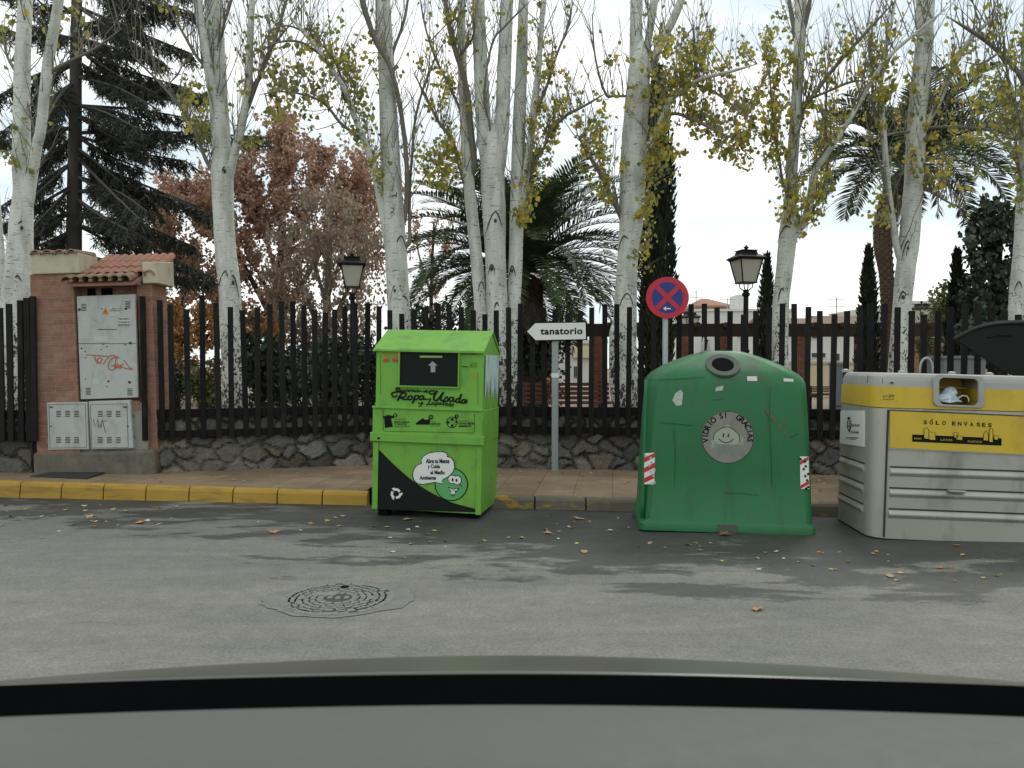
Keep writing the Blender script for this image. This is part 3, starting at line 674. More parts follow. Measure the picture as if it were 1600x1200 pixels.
MB().box(-h-.014, h-.0, -dp/2-.03, -dp/2+.01, zm-.012, zm+.010).build('ledge', M['lime'], t, bevel=.004)
MB().box(-h-.026, h+.022, -dp/2-.038, -dp/2+.01, f.p(665,692)[1], f.p(665,678)[1]).build('lip', M['lime'], t, bevel=.006)
for s in (-1, 1): MB().box(s*h-(.05 if s > 0 else .002), s*h+(.002 if s > 0 else .05), -dp/2-.014, -dp/2+.02, zb0-.004, zl-.02).build('corner_post', M['lime'], t, bevel=.004)
for sx in (-1, 1):
    for sy in (-1, 1): MB().box(sx*(h-.09)-.05, sx*(h-.09)+.05, sy*(dp/2-.09)-.05, sy*(dp/2-.09)+.05, -.02, zb0).build('foot', M['black'], t)
fu = Face(t, -dp/2-.002)
# chute
def rect_of(x0, y0, x1, y1): 
    a, b = f.p(x0, y1), f.p(x1, y0); return a[0], b[0], a[1], b[1]
x0, x1, z0, z1 = rect_of(625, 549, 717, 602)
fr = MB(); g = .014
fr.box(x0-g, x1+g, -dp/2-.022, -dp/2+.01, z0-g, z0); fr.box(x0-g, x1+g, -dp/2-.022, -dp/2+.01, z1, z1+g); fr.box(x0-g, x0, -dp/2-.022, -dp/2+.01, z0, z1); fr.box(x1, x1+g, -dp/2-.022, -dp/2+.01, z0, z1)
fr.build('chute_frame', M['lime'], t)
ch = MB().box(x0, x1, -dp/2-.005, -dp/2+.01, z0, z1).build('chute_flap', M['dark_graphic'], t)
fc = Face(t, -dp/2-.006)
k = Marks(fc); k.poly([q7(*p) for p in ((768,195),(830,250),(802,250),(802,332),(745,332),(745,250),(712,250))]); k.build('arrow', M['arrow'], ch)
k = Marks(fc); k.poly([q7(608,125),q7(890,128),q7(888,152),q7(608,150)]); k.build('handle_strip', M['yellowgreen'], ch)
# marks on the upper front
k = Marks(fu)
for x in (188, 305):
    cx, cy = q7(x, 122); k.circle(cx, cy, 4.6, 1.0); k.line([(cx-3,cy+3),(cx+3,cy-3)], .9); k.line([(cx-1.5,cy-2),(cx+1,cy+2),(cx+2,cy-1)], .8)
k.build('prohibition_signs', M['orange'], t)
k = Marks(fu); k.poly([q7(150,168),q7(226,172),q7(226,204),q7(150,200)]); k.poly([q7(264,165),q7(344,168),q7(344,204),q7(264,200)]); k.build('prohibition_labels', M['sticker_red'], t)
k = Marks(fu)
for i in range(4): k.rect(*q7(1250,348+i*26), *q7(1320,353+i*26))
k.build('small_print', M['orange'], t)
k = Marks(fu)
def script(k, s, sx, sy, x0, y0, w, slant=.18, slope=0):
    for st in s: k.line([(x0 + (px_ + slant*(1-py_))*sx, y0 + py_*sy + slope*px_) for px_, py_ in smooth_path(st, 5)], w)
TR, WR = 'R', 'U'
# large brush lettering, traced stroke by stroke
for st, w_ in (
    ([(330,690),(352,640),(392,588)], 3.4), ([(262,625),(258,598),(300,580),(380,582),(432,600),(425,635),(372,648),(345,645)], 3.0), ([(262,625),(285,642),(330,620)], 2.6), ([(365,648),(400,668),(440,672),(462,655)], 3.2),
    ([(492,622),(462,645),(472,676),(505,668),(512,636),(490,624)], 2.8), ([(548,628),(530,690),(512,722)], 3.2), ([(535,650),(560,622),(590,630),(585,660),(556,676),(540,668)], 2.8),
    ([(655,630),(620,626),(602,656),(616,676),(644,660),(660,628)], 2.8), ([(660,628),(650,662),(664,674),(690,660)], 2.8),
    ([(800,566),(740,566),(726,590),(756,606),(800,590),(826,562)], 2.8), ([(826,562),(784,640),(790,680),(820,684),(860,640),(905,580)], 3.4), ([(905,580),(875,640),(868,676),(892,690),(915,672)], 3.2),
    ([(915,672),(945,640),(962,668),(950,694),(920,690)], 2.8), ([(1030,650),(996,646),(976,674),(990,698),(1016,684),(1034,652)], 2.8), ([(1034,652),(1026,690),(1044,700),(1060,686)], 2.8),
    ([(1108,664),(1076,662),(1058,690),(1072,710),(1098,694),(1132,604)], 2.8), ([(1122,610),(1100,690),(1112,712),(1128,700)], 3.0), ([(1180,676),(1148,676),(1132,704),(1146,722),(1172,704),(1186,678)], 2.8), ([(1186,678),(1176,708),(1186,716),(1200,670)], 2.6),
    ([(598,704),(600,728),(622,722),(640,702)], 2.0), ([(642,700),(628,745),(606,764),(596,756)], 2.0), ([(650,722),(664,716)], 1.6),
    ([(690,676),(720,668),(745,668),(700,736),(690,738),(720,732),(752,738)], 2.0), ([(780,712),(762,712),(756,732),(776,732),(786,712),(786,732),(800,728)], 1.7), ([(812,712),(800,760)], 2.0), ([(808,722),(826,710),(838,722),(826,736),(806,734)], 1.7), ([(868,714),(850,714),(846,734),(864,736),(874,716),(876,736),(890,730)], 1.7), ([(912,690),(900,736),(914,740),(926,732)], 1.9), ([(890,708),(924,708)], 1.6), ([(948,718),(930,726),(934,746),(954,744),(956,722),(944,718)], 1.7), ([(968,740),(990,718),(996,738),(984,754),(966,750)], 1.8), ([(1006,746),(1022,726),(1028,744),(1014,756),(1000,752)], 1.6),
    ([(350,530),(325,524),(305,548),(330,556),(362,540),(335,530),(325,560),(345,572),(366,560)], 1.7), ([(300,548),(312,536)], 1.5), ([(385,552),(370,560),(376,574),(392,566),(384,552)], 1.4), ([(402,576),(408,552),(412,566),(426,552),(424,576),(438,570)], 1.5), ([(452,536),(446,570),(456,574)], 1.5), ([(440,552),(460,550)], 1.3), ([(468,566),(482,558),(470,554),(466,572),(484,572)], 1.4), ([(492,574),(498,554),(504,562),(516,554),(514,574)], 1.5), ([(528,568),(542,560),(530,556),(526,574),(544,572)], 1.4), ([(566,560),(552,566),(556,578),(574,570),(584,540),(574,576)], 1.5), ([(600,560),(588,570),(596,580),(608,568),(600,560)], 1.4), ([(616,580),(622,562),(634,564)], 1.5), ([(634,572),(646,570)], 1.4), ([(672,566),(656,572),(660,584),(678,574),(690,546),(680,580)], 1.6), ([(694,576),(706,568),(696,564),(692,582),(710,580)], 1.4)):
    k.line([q7(*p) for p in smooth_path(st, 4)], w_*.82)
k.text('ROPA USADA', *q7(1120,98), *q7(1330,116)); 
for i in range(3): k.rect(*q7(1230,215+i*24), *q7(1330,220+i*24))
k.rect(*q7(1130,258), *q7(1215,268)); k.rect(*q7(1240,240), *q7(1258,250))
k.line([q7(118,120), q7(118,600)], .5); k.line([q7(1335,340), q7(1335,735)], .5)
k.build('lettering', M['ink'], t)
# marks on the middle band
fm = Face(t, -dp/2-.0125); k = Marks(fm)
k.poly([q7(*p) for p in ((150,882),(185,878),(205,866),(232,870),(285,880),(285,905),(248,910),(272,1015),(172,1030),(162,905),(148,905))])
x, y = q7(300,872); k.disc(x, y, 3.2, 14)
k.text('RECOGIDA DE', *q7(288,915), *q7(425,928)); k.text('ROPA USADA', *q7(288,944), *q7(482,966), bold=.03); k.text('Y ZAPATOS', *q7(288,972), *q7(445,992), bold=.03); k.text('EN ESTE CONTENEDOR', *q7(288,1002), *q7(480,1018))
k.poly([q7(*p) for p in ((555,975),(600,935),(650,905),(662,922),(690,928),(735,915),(735,988),(565,988))])
x, y = q7(747,895); k.circle(x, y, 3.0, 1.5, 16); k.text('2', x-1.1, y-1.8, x+1.1, y+1.8, bold=.04)
k.text('CREA', *q7(745,940), *q7(800,954)); k.text('ESPACIO', *q7(745,965), *q7(868,990), bold=.03); k.text('EN TU ARMARIO', *q7(745,998), *q7(866,1010))
x, y = q7(1010,958); k.circle(x, y, 8.2, 1.2, 26); k.disc(x+.6,y-4.5,2.4,5); k.disc(x-6,y,2.0,6); k.disc(x+.3,y+5.2,2.4,5); k.disc(x+6.4,y-.5,1.8,5)
for an in (30,100,165,240,320): k.line([(x+2.2*math.cos(R(an)),y+2.2*math.sin(R(an))),(x+7*math.cos(R(an)),y+7*math.sin(R(an)))], .6)
x, y = q7(1068,885); k.disc(x, y, 3.4, 16)
k.text('COLABORA', *q7(1090,935), *q7(1225,950)); k.text('CON EL MEDIO', *q7(1090,960), *q7(1295,986), bold=.03); k.text('AMBIENTE', *q7(1090,994), *q7(1248,1018), bold=.03)
k.line([q7(*p) for p in ((150,800),(150,1050),(165,1068),(1275,1092),(1290,1075),(1290,850))], .55)
x, y = q7(92,1158)
k.build('pictograms', M['ink'], t)
fl = Face(t, -dp/2-.040); k = Marks(fl); k.disc(x, y, 1.9, 12); k.build('lock', M['black'], t)
k = Marks(fm, .003)
for x, y, s in ((300,872,'1'),(1068,885,'3')):
    x, y = q7(x, y); k.text(s, x-1, y-1.8, x+1, y+1.8, bold=.03)
k.build('numerals', M['lime'], t)
# dark corner graphic, recycling mark, bubble and ball
fo = Face(t, -dp/2-.0); k = Marks(fo, .002)
k.poly([q8(*p) for p in smooth_path([(95,98),(300,300),(520,490),(740,630),(960,742),(1150,800),(1312,842)], 4)] + [q8(1312,885), q8(75,845)])
k.build('corner_graphic', M['dark_graphic'], t)
cx, cy = q8(312,650); k = Marks(fo, .004)
for i in range(3):
    A = R(-90 + 120*i)
    def rp(u, v): return (cx + u*math.cos(A) - v*math.sin(A), cy + u*math.sin(A) + v*math.cos(A))
    k.poly([rp(*p) for p in ((8.2,-2.6),(8.6,2.2),(4.6,7.2),(1.7,4.4),(4.8,1.2),(4.6,-2.6))])
    k.poly([rp(*p) for p in ((8.4,-6.8),(9.4,-2.0),(3.6,-2.6))])
k.build('recycling_mark', M['white'], t)
bx, by = q8(1003,535)
k = Marks(fo, .004); k.disc(bx, by, 26.0, 48); k.build('ball_outline', M['ink'], t)
k = Marks(fo, .006); k.disc(bx, by, 24.4, 48); k.build('ball', M['ball'], t)
k = Marks(fo, .008); k.disc(*q8(1016,470), 7.2, 24); k.disc(*q8(1078,482), 7.2, 24, 7.6)
k.poly([q8(*p) for p in smooth_path([(962,560),(985,600),(1010,640),(1050,640),(1090,600),(1100,575),(1030,592)], 4)])
k.build('face_outline', M['ink'], t)
k = Marks(fo, .010); k.disc(*q8(1016,470), 6.0, 24); k.disc(*q8(1078,482), 6.0, 24, 6.4); k.poly([q8(*p) for p in ((978,578),(1030,600),(1088,584),(1070,612),(1000,612))]); k.disc(*q8(1025,634), 3.6, 12, 2.2)
k.build('eyes_and_teeth', M['white'], t)
k = Marks(fo, .012); k.disc(*q8(1022,476), 1.5, 10, 2.6); k.disc(*q8(1070,482), 1.5, 10, 2.6); k.disc(*q8(1136,550), 1.0, 8); k.disc(*q8(1115,545), .8, 8); k.line([q8(995,662), q8(1025,676), q8(1055,662)], .8); k.build('pupils', M['ink'], t)
bub = [(880,495),(905,520),(840,510),(800,500),(740,512),(650,528),(585,518),(545,480),(528,420),(540,350),(580,300),(640,272),(632,230),(660,185),(720,150),(800,132),(880,128),(935,142),(955,165),(945,190),(1000,205),(1035,250),(1042,320),(1020,380),(970,430),(900,468)]
mid = np.mean(bub, 0)
k = Marks(fo, .010); k.poly([q8(*(mid + (np.array(p)-mid)*1.04)) for p in bub]); k.build('bubble_outline', M['ink'], t)
k = Marks(fo, .012); k.poly([q8(*p) for p in bub]); k.build('speech_bubble', M['white'], t)
k = Marks(fo, .014)
for s, x0, y0, x1, y1 in (('Abre tu Mente',688,212,980,270),('y Cuida',712,282,865,345),('el Medio',745,356,925,408),('Ambiente',610,424,815,475)): k.text(s, *q8(x0,y0), *q8(x1,y1), bold=.035)
k.build('lettering', M['ink'], t)
# side sticker, worn away towards the bottom
fs_ = Face(t, h-.004, 'x')
k = Marks(fs_, -.006); rg = random.Random(4)
ya, yb = -dp/2+.06, dp/2-.05; zt = ze+.0; zz = zm+.05
top = [(ya, zt-.02), (ya+.3, zt+.05), (yb-.35, zt+.05), (yb, zt-.03)]; n = 26; bot = []
for i in range(n+1):
    bot.append((yb - (yb-ya)*i/n, zz + (.30 if i % 2 else .06)*rg.uniform(.3,1.0)))
k.add([k.at(p) for p in [ (ya,zt-.02),(yb,zt-.02)] + bot], [tuple(range(n+3))]); k.build('side_sticker', M['faded'], t)

# ================================================================== GLASS IGLOO
a, b = G(999, 831), G(1277, 836); c = (a+b)/2; yaw = math.atan2(b.y-a.y, b.x-a.x); wd = (b-a).length; D = .86
n_ = Vector((-math.sin(yaw), math.cos(yaw), 0)); base = c + n_*D/2
t = thing('glass_bank', 'big green plastic bottle bank with round hole and smiling grey badge', 'bottle bank', base, yaw, R(.9))
f = Face(t, -D/2+.03); h = wd/2
sec = [(.005,h,D/2,.06),(.06,h,D/2,.06),(.075,h-.008,D/2-.008,.06),(.095,h-.022,D/2-.022,.07),(.5,h-.036,D/2-.036,.09),(.9,h-.052,D/2-.050,.11),(1.20,h-.068,D/2-.066,.13),(1.27,h-.074,D/2-.074,.13),(1.315,h-.092,D/2-.088,.13),(1.35,h-.128,D/2-.11,.13),(1.385,h-.178,D/2-.145,.13),(1.42,h-.238,D/2-.185,.13),(1.455,h-.31,D/2-.23,.13),(1.49,h-.40,D/2-.275,.12),(1.518,h-.485,D/2-.315,.1),(1.538,h-.555,D/2-.345,.08),(1.545,h-.59,D/2-.36,.06)]
n = 12; vs = []; cnt = 4*(n+1)
for z, A, B, r in sec:
    for qd, (sx, sy) in enumerate(((1,1),(-1,1),(-1,-1),(1,-1))):
        for i in range(n+1):
            an = R(90*qd + 90*i/n); vs.append((sx*(A-r) + r*math.cos(an), sy*(B-r) + r*math.sin(an), z))
m = MB(); m.add(vs, [(j*cnt+i, j*cnt+(i+1) % cnt, (j+1)*cnt+(i+1) % cnt, (j+1)*cnt+i) for j in range(len(sec)-1) for i in range(cnt)] + [tuple(range(cnt-1,-1,-1)), tuple((len(sec)-1)*cnt + i for i in range(cnt))])
o = m.build('body', M['igloo'], t, smooth=True)
es = o.modifiers.new('edges', 'EDGE_SPLIT'); es.split_angle = R(34)
# raised rims of the front panel on the left edge and shallow ribs
for x0 in (-h+.02,):
    m = MB(); m.tube([(x0+.005+.012*i*.1, -D/2+.035+.003*i, .10+i*.118) for i in range(11)], .016, 6); m.build('moulded_rib', M['igloo'], t, smooth=True)
MB().box(-.08, .08, -D/2-.012, -D/2+.02, .0, .075).build('base_clip', M['igloo_grey'], t, bevel=.005)
# hole on the sloping roof front
def surf(z):
    for (z0,_,b0,_),(z1,_,b1,_) in zip(sec, sec[1:]):
        if z0 <= z <= z1: return -(b0 + (b1-b0)*(z-z0)/(z1-z0))
hz = 1.415; hx = f.p(1134,574)[0]; A = Vector((0, surf(1.38), 1.38)); B = Vector((0, surf(1.48), 1.48)); up = (B-A).normalized(); nn = Vector((0,-up.z,up.y)); rt = Vector((1,0,0)); hc = Vector((hx, surf(hz), hz))
def ringmesh(r0, r1, d0, d1, n=32):
    vs = []
    for r, d in ((r1,-.012),(r1,d0),(r0,d0),(r0,d1)):
        for i in range(n): vs.append(hc + nn*d + (rt*math.cos(2*math.pi*i/n) + up*math.sin(2*math.pi*i/n)*1.0)*r)
    return MB().add(vs, [(j*n+i, j*n+(i+1) % n, (j+1)*n+(i+1) % n, (j+1)*n+i) for j in range(3) for i in range(n)])
ringmesh(.092,.148,.012,-.0).build('hole_ring', M['igloo_grey'], t, bevel=.006)
MB().add([hc + nn*.008 + (rt*math.cos(2*math.pi*i/28) + up*math.sin(2*math.pi*i/28))*.096 for i in range(28)], [tuple(range(28))]).build('hole', M['black'], t)
for i, x in enumerate((1108, 1121)):
    q = f.p(x, 545)[0]; MB().tube([(q, -.02+.12*i, 1.53),(q+.004,-.02+.12*i,1.60),(q+.012,-.0+.12*i,1.665)], [.016,.013,.006], 8).build('lifting_hook', M['silver_top'], t)
# badge
fg = Face(t, -D/2+.045)
z0_ = .098
def bs(x, y): return (1080 + x/10, 620 + y/10)
cx, cy = bs(572,632)
k = MB(); q = [fg.p(cx+41.5*math.cos(R(i*7.5)), cy+41*math.sin(R(i*7.5))) for i in range(48)]
bd = k.prism(q, fg.yl-.006, fg.yl+.02).build('badge', M['badge'], t, bevel=.003, seg=1)
fb = Face(t, fg.yl-.006); k = Marks(fb, .0015); k.circle(cx, cy, 40.5, .8, 48)
word = 'VIDRIO SI, GRACIAS'; nw = len(word)
for i, chx in enumerate(word):
    if chx == ' ': continue
    an = R(-180 - 8 + (196)*i/(nw-1)); k.glyph(chx, cx+35.2*math.cos(an), cy+34.8*math.sin(an), 8.6 if chx != ',' else 2.5, an + math.pi/2, .95)
k.line([bs(*p) for p in smooth_path([(430,655),(480,698),(560,716),(620,695),(655,658)], 5)], 1.3)
k.line([bs(512,572), bs(495,628)], 2.0); k.line([bs(588,580), bs(572,632)], 2.0)
k.line([bs(*p) for p in smooth_path([(350,690),(352,610),(385,550),(450,505),(525,475),(595,475),(680,530),(740,590),(758,650),(752,720)], 4)], .9)
k.build('lettering', M['ink'], bd)
k = Marks(fb, .0008); k.poly([bs(*p) for p in smooth_path([(355,690),(356,610),(388,552),(450,508),(525,478),(540,440),(595,440),(600,478),(680,534),(738,594),(755,650),(745,740),(420,740)], 3)]); k.build('badge_figure', M['badge_pale'], bd)
k = Marks(fb, .0022)
for x, y0, y1, w_ in ((440,750,920,44),(575,755,900,40),(640,760,900,36),(705,770,870,34),(770,790,880,36),(510,740,860,30)):
    k.poly([bs(*p) for p in ((x-w_/2,y1),(x-w_/2,y0+40),(x-w_/5,y0+15),(x-w_/5,y0),(x+w_/5,y0),(x+w_/5,y0+15),(x+w_/2,y0+40),(x+w_/2,y1))])
k.build('badge_bottles', M['badge_blue'], bd)
for hx_, hy_ in ((335,745),(790,690)):
    k = Marks(fb, .002)
    for an in (-110,-70,-20,60,110,160): k.line([bs(hx_,hy_), bs(hx_+55*math.cos(R(an)), hy_+75*math.sin(R(an)))], 1.6)
    k.build('badge_hand', M['badge_pale'], bd)
# stickers and scrapes (the front leans back a little, so marks sit on the matching plane)
def zi(x, y): return (980 + x/2.728, 420 + y/2.728)
def igface(y): 
    z = Face(t, -D/2+.05).p(1130, y)[1]; return Face(t, surf(min(max(z,.1),1.33)))
k = Marks(igface(592), .004); k.poly([zi(*p) for p in ((510,458),(553,458),(554,482),(512,482))]); k.poly([zi(*p) for p in ((666,466),(708,470),(708,497),(667,493))]); k.build('label_sticker', M['white'], t)
k = Marks(igface(605), .005); k.poly([zi(*p) for p in ((378,505),(410,497),(406,518),(375,522))]); k.build('torn_sticker', M['scuff_pale'], t)
k = Marks(igface(620), .005); k.poly([zi(*p) for p in ((205,530),(228,515),(238,528),(232,580),(210,585),(192,560))]); k.build('torn_sticker', M['scuff_pale'], t)
for yy, lf, w_, ps in ((720,.008,1.1,((198,680),(203,740),(205,800),(202,900),(203,1005))), (720,.008,1.0,((609,505),(605,580),(607,640),(614,800),(618,1020))), (660,.006,1.3,((140,655),(200,660),(275,668))), (760,.006,.8,((410,955),(480,957),(560,965))), (630,.006,.7,((360,560),(410,556))), (600,.006,.9,((90,475),(200,470),(330,462))), (690,.006,1.2,((690,720),(708,714),(730,700)))):
    k = Marks(igface(yy), lf); k.line([zi(*p) for p in ps], w_); k.build('scratch', M['scuff'], t)
k = Marks(igface(655), .005)
for p in ((600,610),(625,640),(650,672),(672,700),(612,628)): k.disc(*zi(*p), 3.5, 7, 5)
k.build('brown_stain', plain('brown_stain', (.11,.12,.05), .7), t)
# red and white chevrons on both edges
def chevron(q, yl, n=3, only=None):
    pts = [Face(t, yl).p(*zi(*p)) for p in q]; o = MB().prism(pts, yl-.006, yl+.004).build('hazard_plate', M['white'], t)
    k = Marks(Face(t, yl-.006), .0015)
    (ax, ay), (bx, by), (cx_, cy_), (dx, dy) = [zi(*p) for p in q]
    for i in range(n):
        if only and i not in only: continue
        u, v = (i-.05)/n, (i+.42)/n; sl = .16
        def P(s, w_): w_ = min(max(w_, 0), 1); return (ax+(dx-ax)*w_, ay+(dy-ay)*w_) if s == 0 else (bx+(cx_-bx)*w_, by+(cy_-by)*w_)
        k.poly([P(0,u+sl), P(1,u), P(1,v), P(0,v+sl)])
    k.build('red_stripes', plain('hazard_red', (.50,.035,.03), .5), o)
    k = Marks(Face(t, yl-.006), .003); rg = random.Random(2)
    for i in range(9):
        x = ax + (bx-ax)*rg.random(); y = ay + (dy-ay)*rg.random(); k = Marks(Face(t, yl-.006), .003); k.poly([(x-2,y-1),(x+1,y-2.5),(x+2.5,y+1),(x-.5,y+2)]); k.build('scuff', M['scuff_pale'] if q[0][0] < 400 else M['ink'], o)
chevron([(74,786),(118,784),(116,918),(70,918)], surf(.62)-.004)
chevron([(736,800),(772,800),(776,938),(738,938)], surf(.62)-.004, 4, (0, 3))

# ================================================================== SILVER AND YELLOW PACKAGING CONTAINER
a, b = G(1362, 843), G(1600, 852); yaw = R(-5.0); D = .98; wd = 2.1
base = Vector((a.x, a.y, 0)) + Vector((math.cos(yaw), math.sin(yaw), 0))*wd/2*.99 + Vector((-math.sin(yaw), math.cos(yaw), 0))*D/2
t = thing('packaging_container', 'silver recycling container with yellow band, yellow panel and rounded corner', 'recycling container', base - Vector((0,0,.03)), yaw, R(1.4))
f = Face(t, -D/2); h = wd/2; r = .16
def rrect(g, r=r, n=8):
    pts = []
    for qd, (sx, sy) in enumerate(((1,1),(-1,1),(-1,-1),(1,-1))):
        A = h - g; B = D/2 - g
        for i in range(n+1): an = R(90*qd+90*i/n); pts.append((sx*(A-r)+r*math.cos(an), sy*(B-r)+r*math.sin(an)))
    return pts
def loft(levels, cap=True):
    m = MB(); n = None; vs = []
    for z, g in levels:
        q = rrect(g); n = len(q); vs += [(x, y, z) for x, y in q]
    fs = [(j*n+i, j*n+(i+1) % n, (j+1)*n+(i+1) % n, (j+1)*n+i) for j in range(len(levels)-1) for i in range(n)]
    if cap: fs += [tuple(range(n-1,-1,-1)), tuple((len(levels)-1)*n+i for i in range(n))]
    return m.add(vs, fs)
Z = lambda y, x=1450: f.p(x, y)[1]
def zs_(x, y): return (1300 + x/5.3333, 570 + y/5.3333)
zA, zB, zC, zTop = Z(636,1440), Z(605.5,1440), Z(590,1440), Z(583.5,1440)
lv = [(.008,.02),(.018,.0)]
lv += [(zA-.02,.0),(zA-.012,.012)]
o = loft(lv).build('body', M['silver'], t, smooth=True); e = o.modifiers.new('edges','EDGE_SPLIT'); e.split_angle = R(25)
o = loft([(zA-.012,-.003),(zB,-.003)]).build('yellow_band', M['yellow'], t, smooth=True); e = o.modifiers.new('edges','EDGE_SPLIT'); e.split_angle = R(40)
o = loft([(zB,.004),(zB+.05,.005),(zTop-.03,.014),(zTop-.008,.03),(zTop,.055)]).build('lid', M['silver_top'], t, smooth=True); e = o.modifiers.new('edges','EDGE_SPLIT'); e.split_angle = R(30)
# opening with rounded frame
def rr(x0, y0, x1, y1, rad, n=6):
    pts = []
    for cx, cy, a0 in ((x1-rad,y0+rad,-90),(x1-rad,y1-rad,0),(x0+rad,y1-rad,90),(x0+rad,y0+rad,180)):
        for i in range(n+1): an = R(a0+90*i/n); pts.append((cx+rad*math.cos(an), cy+rad*math.sin(an)))
    return pts
outer = [f.p(x, y + .04*(x-1495)) for x, y in rr(1457,586,1537,636,9)]; inner = [f.p(x, y + .04*(x-1495)) for x, y in rr(1466,591,1527,632.5,8)]
n = len(outer); y0 = -D/2-.022
m = MB(); m.add([(x,-D/2+.03,z) for x,z in outer] + [(x,y0,z) for x,z in outer] + [(x,y0,z) for x,z in inner] + [(x,-D/2+.0,z) for x,z in inner], [(j*n+i, j*n+(i+1) % n, (j+1)*n+(i+1) % n, (j+1)*n+i) for j in range(3) for i in range(n)])
op = m.build('opening_frame', M['silver_top'], t, bevel=.004, seg=1, fix=True)
def cut(o, mb):
    c = mb.build('cutter', M['black'], o.parent, fix=True)
    o.modifiers.clear(); bo = o.modifiers.new('cut', 'BOOLEAN'); bo.object = c; bo.operation = 'DIFFERENCE'; bo.solver = 'EXACT'
    dg = bpy.context.evaluated_depsgraph_get(); dg.update()
    me = bpy.data.meshes.new_from_object(o.evaluated_get(dg)); mn = o.data.name
    o.modifiers.clear(); o.data = me; me.name = mn; e_ = o.modifiers.new('edges', 'EDGE_SPLIT'); e_.split_angle = R(20)
    cm = c.data; bpy.data.objects.remove(c); bpy.data.meshes.remove(cm)
for q in list(t.children):
    if q.name.startswith(('yellow_band', 'lid')):
        cut(q, MB().prism(inner, -D/2-.1, -D/2+.30))
ix = [p[0] for p in inner]; iz = [p[1] for p in inner]
m = MB(); m.add([(x,-D/2+.0,z) for x,z in inner] + [(x,-D/2+.26,z) for x,z in inner], [(j, (j+1) % n, n+(j+1) % n, n+j) for j in range(n)] + [tuple(range(n, 2*n))]); m.build('chute_lining', M['yellow_in'], t)
MB().box(min(ix)+.004, max(ix)-.004, -D/2+.20, -D/2+.258, (min(iz)+max(iz))/2+.02, (min(iz)+max(iz))/2+.03).build('chute_flap', M['yellow'], t)
# pressed ribs on the front and side panels
xr = h - r - .02; x_s = f.p(1390,700)[0]
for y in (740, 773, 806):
    z = Z(y, 1490); pf = [(.004,z+.030),(-.018,z-.002),(-.018,z-.012),(.004,z-.045)]
    m = MB(); n4 = len(pf); vs = [(x, -D/2+a_, b_) for x in (x_s+.01, xr) for a_, b_ in pf]
    m.add(vs, [(i, i+n4, (i+1) % n4 + n4, (i+1) % n4) for i in range(n4)] + [tuple(range(n4)), tuple(range(2*n4-1, n4-1, -1))]).build('pressed_rib', M['silver'], t, fix=True)
    MB().box(x_s+.01, xr, -D/2-.003, -D/2+.004, z+.032, z+.044).build('rib_shade_line', M['seam'], t)  # thin dark strip paints the shade line above the rib
    m = MB(); vs = [(-h+a_, y_, b_) for y_ in (-D/2+r+.03, D/2-r-.02) for a_, b_ in pf]
    m.add(vs, [(i, i+n4, (i+1) % n4 + n4, (i+1) % n4) for i in range(n4)] + [tuple(range(n4)), tuple(range(2*n4-1, n4-1, -1))]).build('pressed_rib', M['silver'], t, fix=True)
    MB().box(-h-.003, -h+.004, -D/2+r+.03, D/2-r-.02, z+.032, z+.042).build('rib_shade_line', M['seam'], t)  # same painted shade line on the side panel
# vertical seam and front panels
xs_ = f.p(1386,700)[0]
MB().box(xs_-.006, xs_+.006, -D/2-.002, -D/2+.01, .03, zA-.03).build('door_seam', M['seam'], t)
fp2 = [f.p(*zs_(*p)) for p in ((482,382),(1720,436),(1720,752),(482,690))]
pn = MB().prism(fp2, -D/2-.008, -D/2+.004).build('yellow_panel', M['yellow'], t, bevel=.002, seg=1)
MB().prism([f.p(*zs_(*p)) for p in ((478,372),(1720,428),(1720,434),(478,378))], -D/2-.012, -D/2).build('panel_edge', M['seam'], t)
MB().prism([f.p(*zs_(*p)) for p in ((470,690),(1720,752),(1720,760),(470,697))], -D/2-.012, -D/2).build('panel_strip', M['silver_top'], t)
fq = Face(t, -D/2-.008); k = Marks(fq)
cxs = (762,812,864,918,0,1000,1048,1098,1148,1204,1250,1300); 
for chx, x in zip('SOLO ENVASES', cxs):
    if chx == ' ': continue
    y = 462 + (x-762)*.043; k.text(chx, *zs_(x,y), *zs_(x+30,y+33), bold=.03)
y = 462+50*.043; k.line([zs_(828,y-4), zs_(838,y-14)], 1.2)
k.poly([zs_(*p) for p in ((668,580),(1412,612),(1412,674),(668,640))])
def cart(q): k.line([zs_(*p) for p in q], .7, True)
k.build('lettering', M['ink'], pn)
k = Marks(fq, .004)
for q in (((765,535),(788,520),(805,545),(805,618),(765,612)), ((805,560),(855,562),(860,628),(808,624)), ((1015,560),(1048,566),(1045,612),(1015,606)), ((1032,590),(1085,594),(1082,628),(1032,622)), ((1262,575),(1282,550),(1300,575),(1300,632),(1258,628)), ((1308,552),(1318,525),(1330,525),(1340,552),(1338,644),(1306,640)), ((1346,588),(1384,590),(1378,626),(1350,622))):
    k = Marks(fq, .004); k.poly([zs_(*p) for p in q]); k.build('pictogram', M['yellow'], pn)
k = Marks(fq, .004)
k.text('BRIKS', *zs_(685,606), *zs_(745,620), slope=.4); k.text('LATAS', *zs_(905,616), *zs_(1000,632), slope=.5); k.text('PLASTICOS', *zs_(1130,630), *zs_(1248,646), slope=.8)
k.build('strip_lettering', M['yellow'], pn)
k = Marks(fq, .006)
for q in (((765,535),(788,520),(805,545),(805,618),(765,612)), ((805,560),(855,562),(860,628),(808,624)), ((1015,560),(1048,566),(1045,612),(1015,606)), ((1032,590),(1085,594),(1082,628),(1032,622)), ((1262,575),(1282,550),(1300,575),(1300,632),(1258,628)), ((1308,552),(1318,525),(1330,525),(1340,552),(1338,644),(1306,640)), ((1346,588),(1384,590),(1378,626),(1350,622))): cart(q)
